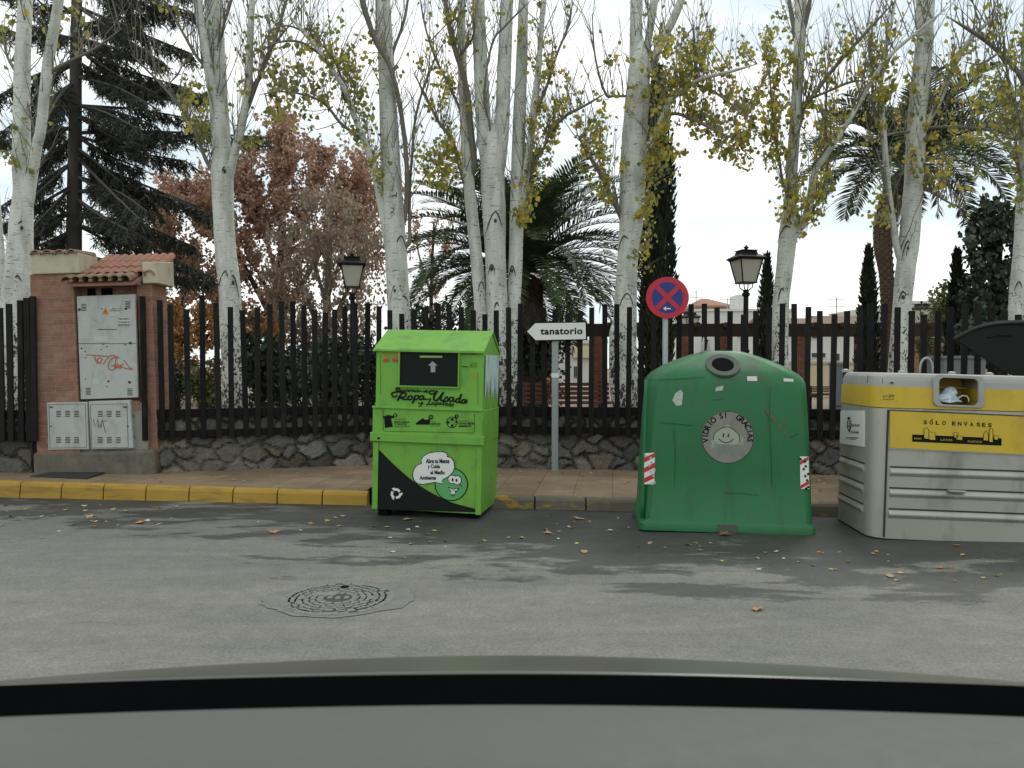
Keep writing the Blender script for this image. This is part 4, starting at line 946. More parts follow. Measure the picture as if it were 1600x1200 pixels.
k.build('pictogram_outline', M['ink'], pn)
q = [f.p(*p) for p in ((1480,764.5),(1507,766),(1507,769),(1480,767.5))]; MB().prism(q, -D/2-.05, -D/2).build('pull_handle', M['silver_top'], t, bevel=.004)
# marks on the band and lid
fy = Face(t, -D/2-.003); k = Marks(fy, .002)
for st in ([(430,252),(425,288),(470,290)], [(432,262),(465,258)], [(475,262),(480,288),(515,286),(512,262),(478,264)], [(470,250),(520,254)]): k.line([zs_(*p) for p in st], .9)
k.build('scribble', M['seam'], t)
k = Marks(Face(t, -D/2+.0), .004); k.poly([zs_(*p) for p in ((475,155),(500,138),(515,158))]); k.line([zs_(*p) for p in ((420,115),(418,155))], .9); k.line([zs_(*p) for p in ((300,85),(292,155))], .9); k.build('dent', M['seam'], t)
# side panel and its municipal plate
fs2 = Face(t, -h, 'x'); k = MB()
def zp(x, y): return fs2.p(*zs_(x, y))
q = [zp(78,383), zp(275,380), zp(272,684), zp(72,655)]
sp = MB().add([(-h-.008, a_, b_) for a_, b_ in q] + [(-h+.002, a_, b_) for a_, b_ in q], [(0,1,2,3),(7,6,5,4),(0,4,5,1),(1,5,6,2),(2,6,7,3),(3,7,4,0)]).build('municipal_plate', M['white'], t, fix=True)
fs3 = Face(t, -h-.008, 'x'); k = Marks(fs3, .002)
k.text('Diputación', *zs_(160,490), *zs_(232,520), bold=.01); k.text('de Granada', *zs_(160,545), *zs_(224,572), bold=.01); k.rect(*zs_(118,606), *zs_(222,612)); k.rect(*zs_(150,618), *zs_(205,622))
x, y = zs_(142,440); k.poly([(x-2,y+3),(x-2.6,y-1),(x-1,y+.6),(x,y-2.4),(x+1,y+.6),(x+2.6,y-1),(x+2,y+3)])
k.line([zs_(130,465),zs_(158,465),zs_(160,520),zs_(145,565),zs_(130,520)], 1.4, True); k.line([zs_(145,465),zs_(145,560)], 1.0); k.line([zs_(130,512),zs_(160,512)], 1.0)
k.build('lettering', M['ink'], sp)
for x in (1462, 1475):
    c0 = f.p(x, 583); y0 = -D/2 + .18 + (x-1462)*.012; w_ = .052
    MB().tube([(c0[0]-w_*math.cos(R(a_)), y0, zTop-.01 + .14*math.sin(R(a_))**.6) for a_ in range(0, 181, 15)], .009, 6).build('lifting_hoop', M['galv'], t, smooth=True)
for x in (1330, 1420, 1500, 1560): q = f.p(x, 583)[0]; MB().lathe((q,-D/2+.14,zTop-.005), [(.03,0),(.03,.02),(.012,.028)], 10).build('lid_bolt', M['silver_top'], t)
tw = mat_of(t)
# rubbish bag in the opening
bl_ = tw @ Vector(((min(ix)+max(ix))/2 - .06, -D/2+.08, min(iz)+.01))
bg_ = MB(); rg = random.Random(6)
vs = []; nn_, mm = 12, 7
for j in range(mm):
    v_ = j/(mm-1); rad = (.085*(1-v_)**.6 + .012)
    for i in range(nn_):
        a_ = 2*math.pi*i/nn_; rr_ = rad*(1+.35*rg.uniform(-1,1)); vs.append((rr_*math.cos(a_)*1.15 + .05*v_, rr_*math.sin(a_)*.7, .115*v_ + .012*rg.uniform(-1,1) + .012))
bg_.add(vs, [(j*nn_+i, j*nn_+(i+1) % nn_, (j+1)*nn_+(i+1) % nn_, (j+1)*nn_+i) for j in range(mm-1) for i in range(nn_)] + [tuple(range(nn_-1,-1,-1)), tuple((mm-1)*nn_+i for i in range(nn_))])
o = bg_.build('plastic_bag', M['bag']); o.location = bl_; tag(o, 'crumpled pale blue plastic bag poking out of the yellow container opening', 'bag')
o = MB().tube([(0,0,0),(.01,.0,.02),(.06,.0,.05),(.10,0,.045),(.112,0,.02),(.112,0,-.005)], .006, 6).build('cable_loop', M['white'], smooth=True); o.location = bl_ + Vector((.075,-.01,.012)); tag(o, 'white loop of cable hanging in the container opening beside the blue bag', 'cable')

# ================================================================== DARK DUMPSTER WITH RAISED LID (behind, right edge)
t = thing('dumpster', 'dark dumpster with its curved black lid propped open at the right edge', 'dumpster', (5.55, 7.9, 0), R(-4))
MB().add([(x*s, y*s2, z) for z, s, s2 in ((.12,.62,.40),(1.12,.72,.5)) for x, y in ((-1,-1),(1,-1),(1,1),(-1,1))], [(0,3,2,1),(4,5,6,7),(0,1,5,4),(1,2,6,5),(2,3,7,6),(3,0,4,7)]).build('body', M['bin_grey'], t, bevel=.03)
for sx in (-1,1):
    for sy in (-1,1): MB().lathe((sx*.5,sy*.3,0), [(.05,.0),(.06,.03),(.06,.12),(.03,.13)], 12).build('wheel', M['black'], t)
Ti = mat_of(t).inverted(); prof = [(1490,532),(1500,526),(1525,514),(1555,507),(1590,505),(1640,506),(1700,510),(1780,520)]
low = [(1493,536),(1506,540),(1535,560),(1565,580),(1592,592),(1640,600),(1700,602),(1780,602)]
m = MB(); vs = []
for (x, y), (x2, y2) in zip(prof, low):
    for xx, yy, Y in ((x,y,7.55),(x,y-2,8.1),(x+4,y+7,8.1),(x2,y2,7.55)): vs.append(Ti @ W(xx, yy, Y))
nn_ = len(prof); m.add(vs, [(i*4+k, i*4+(k+1) % 4, i*4+4+(k+1) % 4, i*4+4+k) for i in range(nn_-1) for k in range(4)] + [(0,1,2,3),(nn_*4-1,nn_*4-2,nn_*4-3,nn_*4-4)])
m.build('lid', M['lid'], t, bevel=.012, seg=2, fix=True)
for f_ in (.25, .55, .85):                                   # stiffening ridges across the lid and a rolled front rim
    MB().tube([Ti @ (W(x, y-1.5, 7.56).lerp(W(x, y-3.5, 8.09), f_)) for x, y in smooth_path(prof, 3)], .012, 6).build('lid_ridge', M['lid'], t, smooth=True)
MB().tube([Ti @ W(x, y, 7.55) for x, y in smooth_path(prof, 3)], .016, 8).build('lid_rim', M['lid'], t, smooth=True)
MB().tube([Ti @ W(1545,527,7.545), Ti @ W(1560,523,7.54), Ti @ W(1580,524,7.545)], .011, 6).build('lid_handle', M['lid'], t)

# ================================================================== SIGNS
p0 = G(867, 735, .105); p0.y = min(p0.y, FY(p0.x)-.05)
t = thing('direction_sign', 'white arrow sign reading tanatorio on a grey post', 'sign', p0); Y = p0.y
ztop = W(867, 505, Y).z - p0.z
MB().box(-.042, .042, -.02, .02, -.05, ztop).build('post', M['galv'], t, bevel=.01)
MB().box(-.044, .044, -.0215, .0215, W(867,590,Y).z-p0.z, W(867,583,Y).z-p0.z).build('tape_band', M['white'], t)
fsn = Face(t, -.05)
def zt_(x, y): return (800 + x/7.2727, 500 + y/7.2727)
MB().prism([fsn.p(*zt_(*p)) for p in ((160,130),(258,26),(852,14),(860,228),(262,242))], -.05, -.022).build('sign_board', M['black'], t, bevel=.004)
k = Marks(fsn); k.poly([zt_(*p) for p in ((172,130),(264,37),(836,29),(840,217),(268,229))]); k.build('sign_face', M['white'], t)
k = Marks(fsn, .004)
v, fcs = text_mesh('tanatorio', bold=.022, spacing=1.08); k.text('tanatorio', *zt_(322,92), *zt_(802,168), slope=-.6, bold=.034, spacing=1.1); k.build('lettering', M['ink'], t)

Y = 9.15; c = W(1043, 465, Y); r0 = 33.3*px(Y); pb = Vector((c.x-.02, Y, KZ(c.x)))
t = thing('no_stopping_sign', 'round red and blue no stopping sign on a grey pole behind the bottle bank', 'sign', pb)
MB().tube([(-.0,.02,-.02),(0,.02,c.z-pb.z+.1)], .032, 12).build('pole', M['galv'], t, smooth=True)
fs4 = Face(t, -.02)
MB().prism([fs4.p(1043+33.5*math.cos(R(a*7.5)), 465+32.5*math.sin(R(a*7.5))) for a in range(48)], -.02, -.012).build('disc', M['red'], t)
k = Marks(fs4, .0015); k.disc(1043, 465, 24.5, 40); k.build('blue_field', M['blue'], t)
k = Marks(fs4, .003); k.poly([(1023.5,450.5),(1028.5,445.5),(1043,460),(1057.5,445.5),(1062.5,450.5),(1048,465),(1062.5,479.5),(1057.5,484.5),(1043,470),(1028.5,484.5),(1023.5,479.5),(1038,465)]); k.build('red_cross', M['red'], t)
k = Marks(fs4, .0045); k.poly([(1036,482),(1040.5,478.5),(1040.5,481),(1048,481.5),(1048,483.5),(1040.5,483.2),(1040.5,485.6)]); k.build('arrow', M['white'], t)

# ================================================================== LANTERNS
def lantern(x, ytop, wpx, Y, label, first=None):
    s = (wpx*px(Y))/.46; c = W(x, ytop, Y); H = (c.z - PG)/s
    t = thing('street_lamp', label, 'street lamp', (c.x, Y, PG), R(12), group='black lantern street lamps in the park')
    t.scale = (s, s, s)
    m = MB(); m.lathe((0,0,0), [(.16,0),(.16,.08),(.12,.12),(.11,.55),(.085,.62),(.10,.66),(.065,.72),(.055,1.25),(.075,1.28),(.05,1.32),(.042,H-.90),(.07,H-.88),(.07,H-.84),(.045,H-.82),(.06,H-.78)], 12); m.build('post', M['lamp_iron'], t, smooth=False)
    m = MB()
    for k in range(4): a = R(45+90*k); m.tube([(.03*math.cos(a),.03*math.sin(a),H-.80),(.11*math.cos(a),.11*math.sin(a),H-.74),(.12*math.cos(a),.12*math.sin(a),H-.67)], .010, 5)
    m.build('bracket', M['lamp_iron'], t)
    zb, zt = H-.66, H-.26; a, b = .125, .205
    g = MB().add([(sx*r_, sy*r_, z) for z, r_ in ((zb,a-.008),(zt,b-.008)) for sx, sy in ((-1,-1),(1,-1),(1,1),(-1,1))], [(0,3,2,1),(4,5,6,7),(0,1,5,4),(1,2,6,5),(2,3,7,6),(3,0,4,7)]).build('glass', M['lamp_glass'], t)
    m = MB()
    for sx, sy in ((-1,-1),(1,-1),(1,1),(-1,1)): m.tube([(sx*a,sy*a,zb),(sx*b,sy*b,zt)], .012, 4)
    for z, r_, hh in ((zb,a+.012,.02),(zt,b+.012,.02)): 
        for sx, sy, ux, uy in ((0,-1,1,.06),(0,1,1,.06),(-1,0,.06,1),(1,0,.06,1)): m.box(sx*r_-ux*r_, sx*r_+ux*r_, sy*r_-uy*r_, sy*r_+uy*r_, z-hh/2, z+hh/2)
    m.build('frame', M['lamp_iron'], t)
    m = MB()
    q = [(zt+.01,.25),(zt+.035,.25),(zt+.085,.17),(zt+.09,.15),(zt+.15,.13),(zt+.155,.15),(zt+.165,.15),(zt+.17,.04)]
    n_ = len(q); m.add([(sx*r_, sy*r_, z) for z, r_ in q for sx, sy in ((-1,-1),(1,-1),(1,1),(-1,1))], [(i*4+k, i*4+(k+1) % 4, i*4+4+(k+1) % 4, i*4+4+k) for i in range(n_-1) for k in range(4)] + [(3,2,1,0)])
    m.lathe((0,0,0), [(.025,zt+.165),(.02,zt+.19),(.045,zt+.21),(.045,zt+.225),(.02,zt+.24),(.012,zt+.262)], 8); m.build('hood', M['lamp_iron'], t)
    return t
lantern(550, 394, 38, 14.5, 'tall black lantern street lamp with frosted panes against the russet tree')
lantern(1166, 383, 41, 13.8, 'tall black lantern street lamp standing clear against the sky above the bottle bank')
lantern(281, 478, 18, 28, 'small distant lantern seen between the fence bars just right of the brick booth')
lantern(1440, 470, 24, 24, 'small distant lantern between the rightmost palm trunk and the dark cypress at right')
lantern(1078, 483, 24, 24, 'small distant lantern half hidden behind the round no stopping sign')

# ================================================================== TREES
def leaf(m, p, s, rnd, hang=.5, kind=6):
    d = Vector((rnd.gauss(0,1), rnd.gauss(0,1), rnd.gauss(0,1)-hang*2.2)); d = d.normalized() if d.length > .01 else Vector((0,0,-1))
    u = d.cross(Vector((rnd.gauss(0,1), rnd.gauss(0,1), rnd.gauss(0,.3)))); u = u.normalized() if u.length > .01 else d.orthogonal()
    s *= rnd.uniform(.65, 1.2); n = d.cross(u)
    if kind == 6:
        q = [p, p + d*s*.20 + u*s*.48 + n*s*.05, p + d*s*.55 + u*s*.42 + n*s*.08, p + d*s, p + d*s*.55 - u*s*.42 + n*s*.08, p + d*s*.20 - u*s*.48 + n*s*.05]
        m.add(q, [(0,1,2,3,4,5)])
    else:
        m.add([p, p + d*s*.5 + u*s*.32, p + d*s, p + d*s*.5 - u*s*.32], [(0,1,2,3)])
def twig(bm_, lm, A, Bp, rnd, r0, nl, ls, start=.3, kind=6, sag=.0, up=.25, n=6, sub=2, hang=.5):
    d = Bp - A; L_ = d.length
    if L_ < .02: return
    mid = A + d*.5 + Vector((rnd.gauss(0,.06)*L_, rnd.gauss(0,.06)*L_, -up*L_*.35 + sag*L_))
    pts = [(A*(1-u)**2 + mid*2*u*(1-u) + Bp*u*u) + Vector((rnd.gauss(0,.010)*L_, rnd.gauss(0,.010)*L_, rnd.gauss(0,.010)*L_))*(0 < u < 1) for u in [i/n for i in range(n+1)]]
    bm_.tube(pts, [max(.0022, r0*(1-.8*i/n)) for i in range(n+1)], 4, False)
    for k in range(sub):
        i = rnd.randint(2, n-1); q = pts[i]; e = q + (pts[n]-pts[i-1]).normalized()*L_*rnd.uniform(.15,.35) + Vector((rnd.gauss(0,.12)*L_, rnd.gauss(0,.12)*L_, rnd.gauss(.05,.08)*L_))
        bm_.tube([q, (q+e)/2 + Vector((0,0,.02*L_)), e], [max(.002, r0*.4), max(.0019, r0*.3), .0015], 3, False)
        for j in range(nl//(sub+1)//2): leaf(lm, q.lerp(e, rnd.uniform(.2,1)) + Vector((rnd.gauss(0,.02),rnd.gauss(0,.02),rnd.gauss(-.02,.02))), ls, rnd, hang, kind)
    for j in range(nl):
        u = rnd.uniform(start, 1)*n; i = min(int(u), n-1); q = pts[i].lerp(pts[i+1], u-i)
        leaf(lm, q + Vector((rnd.gauss(0,.035),rnd.gauss(0,.035),rnd.gauss(-.02,.035))), ls, rnd, hang, kind)
SAMPLES = {}
def tree(name, label, cat, Y, limbs, clusters, seed, group=None, bark='bark', crown='leaf_olive', ls=.085, bare=1.0, scars=(), root=True, lpt=9, kind=6, twigmat='twig', zbase=PG, spread=.9, twigr=.007, limbmat=None, hang=.5, crownname='crown', mult=2.5):
    """limbs: list of (pixel path [(x, y, width)], depth change at its end, is_trunk)"""
    rnd = random.Random(seed); b0 = limbs[0][0][0]; base = W(b0[0], b0[1], Y); base.z = zbase
    t = thing(name, label, cat, base, group=group)
    tm, bm_, lm = MB(), MB(), MB(); smp = []
    for path, dY, trunk in limbs:
        Ys = Y; bs_ = None
        if trunk != 2 and smp:
            x0_, y0_ = path[0][:2]; bs_ = min(smp, key=lambda s: (s[2]-x0_)**2 + (s[3]-y0_-22)**2)
            if (bs_[2]-x0_)**2 + (bs_[3]-y0_)**2 < 60**2: Ys = bs_[0].y
            else: bs_ = None
        q = smooth_path(path, 4); n = len(q); pts = []; rad = []
        for i, (x, y, w_) in enumerate(q):
            Yi = Ys + dY*(i/(n-1))**1.3; p = W(x, y, Yi); pts.append(p); rad.append(max(.004, w_/2*px(Yi)))
        if bs_: pts = [bs_[0]] + pts; rad = [min(bs_[1]*.9, rad[0]*1.25)] + rad      # grows out of the nearest older wood
        if trunk != 2: rad[-1] *= .3; rad[-2] *= .6; rad[-3] *= .85
        if trunk == 2:                                        # carries on to the ground
            pts = [Vector((pts[0].x, pts[0].y, zbase-.1))] + pts if pts[0].z > zbase + .02 else pts
            rad = ([rad[0]*1.12] + rad) if len(rad) < len(pts) else rad
            d_ = (pts[-1]-pts[-3]).normalized(); pts = pts + [pts[-1] + d_*rad[-1]*1.2, pts[-1] + d_*rad[-1]*2.6]; rad = rad + [rad[-1]*.8, rad[-1]*.25]
        if trunk: rad = [r_*(1+rnd.uniform(-.025,.025)) for r_ in rad]
        (tm if trunk else bm_).tube(pts, rad, 14 if trunk else 6)
        for p, r_ in zip(pts, rad):
            v_ = p - CAM; dd = v_.dot(FV); smp.append((p, r_, 800 + F*v_.x/dd, 600 - F*v_.dot(UV)/dd))
        if bare and trunk != 2:                               # bare upright shoots
            for i in range(1, n):
                for _ in range(2 if rnd.random() < bare*.5 else 1 if rnd.random() < bare else 0):
                    p = pts[min(i, len(pts)-1)]; L_ = rnd.uniform(.35, 1.3); d = Vector((rnd.gauss(0,.32), rnd.gauss(0,.32), 1)).normalized()
                    twig(bm_, lm, p, p + d*L_, rnd, min(.009, rad[min(i, len(rad)-1)]*.35+.002), rnd.choice((0,0,1,2)), ls, sub=2, up=-.1)
    for cl in clusters:
        cx, cy, rx, ry, nleaf = cl[:5]; nt_ = max(2, int(nleaf*mult)//lpt)
        for _ in range(nt_):
            a = rnd.uniform(0, 2*math.pi); rr_ = math.sqrt(rnd.random()); ex, ey = cx + rx*rr_*math.cos(a), cy + ry*rr_*math.sin(a)
            Bp = W(ex, ey, Y + rnd.gauss(0, spread))
            best = min(smp, key=lambda s: (s[2]-ex)**2 + (s[3]-ey-25)**2*(.7 if s[3] > ey else 1.6) + rnd.uniform(0, 900))
            A = best[0]
            if (Bp-A).length > 1.1 + .3*rnd.random() and lpt < 20:
                A = Bp + (A-Bp).normalized()*(.7 + .6*rnd.random()) if rnd.random() < .45 else A
            twig(bm_, lm, A, Bp, rnd, twigr, lpt, ls, .35, kind, up=.3, hang=hang, sub=2 if kind == 6 else 3)
    for x, y, s, hw in scars:                                  # chevron-shaped branch scars on the bark
        Yf = Y - hw*px(Y)*.985; sc = MB(); form = rnd.random(); s *= rnd.uniform(.75,1.15)
        for sg in (-1, 1):
            if form > .8 and sg > 0: continue
            ln = rnd.uniform(.6, 1.5); wf = rnd.uniform(.3,.5)
            pts = [W(x + sg*s*wf*u**.8, y + s*ln*(u**1.4), Yf + (0 if u < .5 else .012)) for u in (0,.25,.6,1)]
            sc.tube(pts, [.011,.010,.008,.003], 5)
        if form > .45: sc.lathe(W(x, y + s*.45, Yf+.004), [(0.0,-.03),(.022,-.01),(.022,.02),(0,.04)], 7)
        sc.shift(base).build('branch_scar', M['scar'], t)
    tm.shift(base).build('trunk', M[bark], t, smooth=True)
    if bm_.v: bm_.shift(base).build('branches', M[limbmat or twigmat], t, smooth=True)
    if lm.v: lm.shift(base).build(crownname, M[crown], t)
    return t
PL = 'white barked poplars behind the fence'
tree('poplar_tree', 'pale poplar at far left, forking low, in front of the cedar, nearly leafless', 'tree', 12.0, [
    ([(18,655,52),(21,600,48),(25,480,44),(30,420,40),(33,350,34),(37,300,30)], 0, 2), ([(37,300,30),(34,255,27),(34,200,25),(35,100,23),(40,0,20),(44,-80,17),(47,-160,13)], .2, 1),
    ([(42,310,22),(50,268,18),(58,225,16),(64,200,15),(75,100,16),(92,0,14),(104,-90,10)], -.4, 1), ([(10,650,20),(6,560,16),(3,440,12),(-2,300,9)], .3, 1),
    ([(82,110,6),(110,95,5),(150,75,4),(190,45,3)], -.6, 0), ([(30,120,5),(12,90,4),(2,40,3)], .5, 0), ([(45,10,6),(30,-10,5),(10,-30,4)], .5, 0), ([(60,230,4),(40,150,3),(25,90,3)],.3,0)],
    [(20,30,25,50,14),(100,20,40,40,20),(8,240,8,20,8)], 1, PL, bare=.9, scars=[(34,345,26,16),(27,430,18,19),(22,540,26,22)])
tree('poplar_tree', 'poplar right of the brick booth with chevron scars and yellow leaves on a thin limb', 'tree', 11.8, [
    ([(367,655,40),(366,600,37),(361,500,34),(358,440,33),(353,400,32),(349,330,32),(347,265,33)], 0, 2), ([(347,268,31),(344,200,28),(338,100,28),(334,0,25),(330,-90,20),(328,-160,15)], .2, 1),
    ([(345,215,16),(338,170,16),(330,130,15),(318,60,13),(308,0,12),(300,-80,9)], -.3, 1), ([(356,285,14),(366,240,13),(378,195,12),(388,130,12),(391,60,10),(394,0,9),(398,-80,7)], -.5, 1),
    ([(336,275,7),(322,250,7),(310,220,6),(296,190,5),(280,165,5),(250,130,4),(225,105,3),(205,85,3)], -.9, 0), ([(325,110,5),(305,85,5),(285,50,4),(262,10,4),(240,-30,3)], -.5, 0),
    ([(390,150,7),(410,110,6),(430,60,5),(448,0,4),(460,-50,3)], .5, 0), ([(386,175,5),(402,130,5),(420,80,4),(470,20,3)], -.7, 0), ([(340,60,5),(356,20,4),(370,-30,4)], .5, 0), ([(334,80,5),(348,50,4),(352,10,3)], -.4, 0)],
    [(298,140,18,30,40),(312,180,20,28,40),(380,100,12,30,14),(400,215,20,15,20),(430,30,30,30,24),(250,30,40,40,10)], 2, PL, bare=1.0, ls=.065, scars=[(352,424,26,16),(342,444,24,12),(364,430,24,13),(351,260,18,16),(360,520,18,17)])
tree('poplar_tree', 'single stemmed poplar with an arching left limb of olive leaves behind the clothes bin', 'tree', 11.8, [
    ([(626,655,42),(625,560,38),(623,480,36),(619,400,34),(615,330,33),(612,300,33)], 0, 2), ([(612,300,33),(608,200,29),(603,100,24),(598,0,24),(594,-80,20),(590,-160,15)], .2, 1),
    ([(606,390,10),(600,350,11),(590,290,12),(582,260,11),(573,230,10),(557,190,9),(545,155,8),(533,130,8),(503,85,7),(470,45,6),(448,20,5)], -.9, 1),
    ([(632,345,8),(636,300,9),(635,250,8),(630,200,8),(622,150,8),(608,100,8),(590,70,9),(578,40,9),(566,0,10),(556,-60,7)], -.35, 0),
    ([(548,205,5),(530,190,5),(510,165,4),(483,150,4),(440,143,3),(405,148,3)], -.8, 0), ([(540,140,4),(520,90,4),(490,60,3),(450,40,3),(415,50,3)], -.5, 0), ([(505,88,4),(470,66,4),(435,66,3),(405,80,3)], -.3, 0),
    ([(640,380,6),(640,300,5),(644,240,4),(650,180,4),(668,120,3),(690,70,3)], .6, 0), ([(604,110,6),(618,70,5),(632,30,5),(640,-20,4)], .5, 0)],
    [(500,95,75,60,150),(455,110,50,45,80),(540,60,40,50,50),(440,170,35,25,36),(560,170,30,40,40),(425,60,25,40,28),(590,250,12,40,24),(560,110,30,50,44)], 3, PL, crown='leaf_olive', bare=.85, ls=.066, scars=[(626,368,30,16),(617,446,24,17),(631,462,20,15),(613,330,16,16)])
tree('poplar_tree', 'cluster of four poplar stems rising from one base behind the clothes bin', 'tree', 11.6, [
    ([(780,655,46),(780,560,40),(777,480,34),(774,400,33),(772,330,36),(770,290,37),(770,240,36)], 0, 2), ([(764,255,26),(757,210,24),(751,100,22),(747,0,20),(745,-80,16)], .25, 1), ([(778,255,26),(784,200,23),(788,100,22),(793,0,18),(797,-80,14)], -.1, 1),
    ([(762,655,28),(757,560,24),(751,480,20),(744,400,19),(737,330,19),(731,270,18),(727,200,16),(722,100,14),(721,0,12),(722,-80,9)], .5, 2),
    ([(800,655,26),(803,560,22),(803,480,21),(806,400,22),(808,300,21),(811,200,20),(815,100,18),(818,0,15),(820,-80,12)], .3, 2),
    ([(812,330,11),(820,285,12),(828,230,12),(834,170,11),(840,120,10),(845,60,8),(849,0,8),(855,-60,6)], -.5, 1), ([(742,255,10),(736,205,10),(731,150,9),(722,110,9),(713,85,8),(704,50,8),(697,10,7),(690,-40,5)], -.6, 0),
    ([(726,285,8),(718,255,8),(708,225,7),(697,205,6),(685,190,5),(665,150,4),(647,115,3)], .6, 0), ([(770,240,4),(764,190,3),(756,150,3),(768,70,3),(790,40,3),(830,0,3)], -1.0, 0),
    ([(822,290,5),(832,262,5),(850,230,4),(862,204,5),(885,180,5),(912,166,4),(946,146,4)], -.6, 0), ([(836,180,5),(856,130,5),(870,85,4),(888,40,4),(895,0,3)], .3, 0), ([(728,190,5),(700,130,4),(680,90,4),(664,40,3),(655,-10,3)], .4, 0), ([(716,90,5),(738,60,4),(742,30,3)], -.4, 0)],
    [(690,120,45,80,70),(675,245,35,40,90),(655,260,18,30,40),(850,200,32,60,110),(865,145,35,60,70),(835,265,20,50,60),(826,320,12,30,50),(715,40,30,40,30),(840,60,30,60,40),(700,235,14,40,30)], 4, PL, crown='leaf_yellow', bare=1.25, ls=.063, scars=[(774,330,32,18),(768,413,18,17),(800,415,16,11),(776,472,22,17),(806,326,18,11),(752,440,14,9)])
tree('poplar_tree', 'thick poplar with a broad leafy yellow right limb next to the dark column cypress', 'tree', 11.7, [
    ([(977,655,42),(976,560,38),(977,480,35),(981,400,32),(986,350,37),(988,300,40),(990,240,40),(994,180,38),(999,110,34)], 0, 2), ([(996,125,24),(994,60,20),(994,0,18),(994,-80,14)], .3, 1), ([(1003,120,14),(1010,80,11),(1018,30,12),(1022,0,12),(1028,-80,9)], .1, 1),
    ([(1006,118,16),(1022,90,14),(1035,62,13),(1050,34,13),(1064,0,12),(1082,-60,9)], -.4, 1), ([(1002,250,12),(1012,232,12),(1027,205,11),(1043,165,9),(1060,145,8),(1077,133,7),(1100,122,6),(1140,112,5),(1183,100,4)], -1.0, 1),
    ([(973,345,8),(964,325,8),(955,308,8),(940,275,7),(925,250,6),(913,230,5),(900,206,3)], -.6, 0), ([(1040,180,6),(1060,178,5),(1090,190,5),(1120,205,4),(1150,218,3)], -.8, 0), ([(1085,132,5),(1110,140,4),(1145,165,3),(1170,190,3)], -.5, 0), ([(990,150,4),(960,150,4),(946,146,4),(930,90,3),(925,20,3)], -.8, 0),
    ([(1085,130,4),(1086,80,3),(1082,30,3)], -.3, 0), ([(968,655,14),(958,600,11),(957,520,10)], -.1, 2)],
    [(1060,90,40,70,150),(1095,110,55,80,210),(1125,180,55,60,190),(1050,210,40,40,110),(1030,150,20,60,60),(1165,130,30,90,80),(1150,240,40,25,50),(930,215,45,60,120),(945,280,25,30,40),(1022,310,10,50,60),(1014,380,7,30,26),(960,130,30,60,30),(1040,250,30,28,60)], 5, PL, crown='leaf_yellow', bare=.8, ls=.065, scars=[(975,368,26,16),(980,458,26,17),(996,330,14,18),(972,520,16,16)])
tree('poplar_tree', 'poplar behind the right shoulder of the bottle bank with a long rising right limb', 'tree', 11.9, [
    ([(1218,655,30),(1218,600,27),(1220,480,25),(1226,420,26),(1231,370,28),(1234,345,27)], 0, 2), ([(1233,355,22),(1235,300,18),(1238,250,18),(1242,200,17),(1248,100,17),(1252,0,18),(1255,-80,14)], .2, 1),
    ([(1238,372,14),(1250,355,13),(1262,330,12),(1273,270,10),(1287,248,9),(1300,228,8),(1330,183,7),(1360,130,7),(1387,90,6),(1433,50,5),(1483,10,5)], -.9, 1), ([(1250,190,8),(1257,165,8),(1270,150,7),(1300,110,6),(1340,65,5),(1400,0,4)], -.6, 0),
    ([(1240,330,5),(1225,290,4),(1214,230,4),(1206,160,3),(1200,80,3)], -.5, 0), ([(1262,340,5),(1285,300,4),(1292,250,4),(1290,180,4),(1294,100,3)], .4, 0), ([(1247,70,8),(1238,30,7),(1230,-20,6)], .2, 0), ([(1252,60,8),(1262,20,7),(1270,-30,6)], -.2, 0), ([(1262,156,5),(1300,140,4),(1330,128,4),(1352,126,3)], .2, 0)],
    [(1215,130,28,110,170),(1195,190,25,70,70),(1260,310,40,40,110),(1285,200,40,60,90),(1310,110,50,70,90),(1230,300,25,40,50),(1345,60,40,50,40),(1285,280,25,30,40),(1215,40,30,40,30)], 6, PL, crown='leaf_yellow', bare=.9, ls=.065, scars=[(1229,352,30,12),(1222,450,18,12)])
tree('poplar_tree', 'poplar standing just in front of the tall palm trunk, at right', 'tree', 11.8, [
    ([(1400,655,34),(1402,600,31),(1408,500,28),(1414,430,29),(1420,380,30),(1425,320,29),(1428,280,28)], 0, 2), ([(1428,285,28),(1432,200,28),(1438,130,27),(1443,80,26),(1447,30,26)], .1, 1), ([(1446,45,22),(1450,0,20),(1454,-80,16)], .2, 1), ([(1440,50,14),(1436,0,10),(1432,-60,8)], -.2, 1),
    ([(1412,420,10),(1402,390,10),(1396,350,9),(1388,290,8),(1382,220,8),(1378,160,7),(1378,110,6),(1390,50,5),(1400,0,4)], -.5, 1), ([(1440,215,8),(1450,190,9),(1467,160,9),(1480,125,8),(1490,105,8),(1513,65,7),(1540,38,6),(1566,12,5)], -.6, 1),
    ([(1432,205,4),(1400,208,4),(1370,216,4),(1345,225,3)], -.5, 0), ([(1445,200,5),(1490,198,5),(1540,202,4),(1590,212,3)], -.6, 0), ([(1432,290,5),(1455,300,4),(1480,315,3),(1515,332,2)], -.4, 0), ([(1400,360,4),(1384,300,3),(1370,230,3)], -.5, 0), ([(1383,220,5),(1366,170,4),(1362,110,4),(1358,40,3)], .4, 0)],
    [(1480,225,50,25,90),(1462,262,22,18,30),(1385,80,50,60,70),(1375,160,35,50,50),(1370,315,16,25,26),(1425,180,30,40,26),(1500,150,45,50,50),(1520,70,50,50,40),(1400,230,28,35,26)], 7, PL, crown='leaf_yellow', bare=1.0, ls=.065, scars=[(1419,376,26,13),(1411,455,22,13),(1428,240,18,13)])
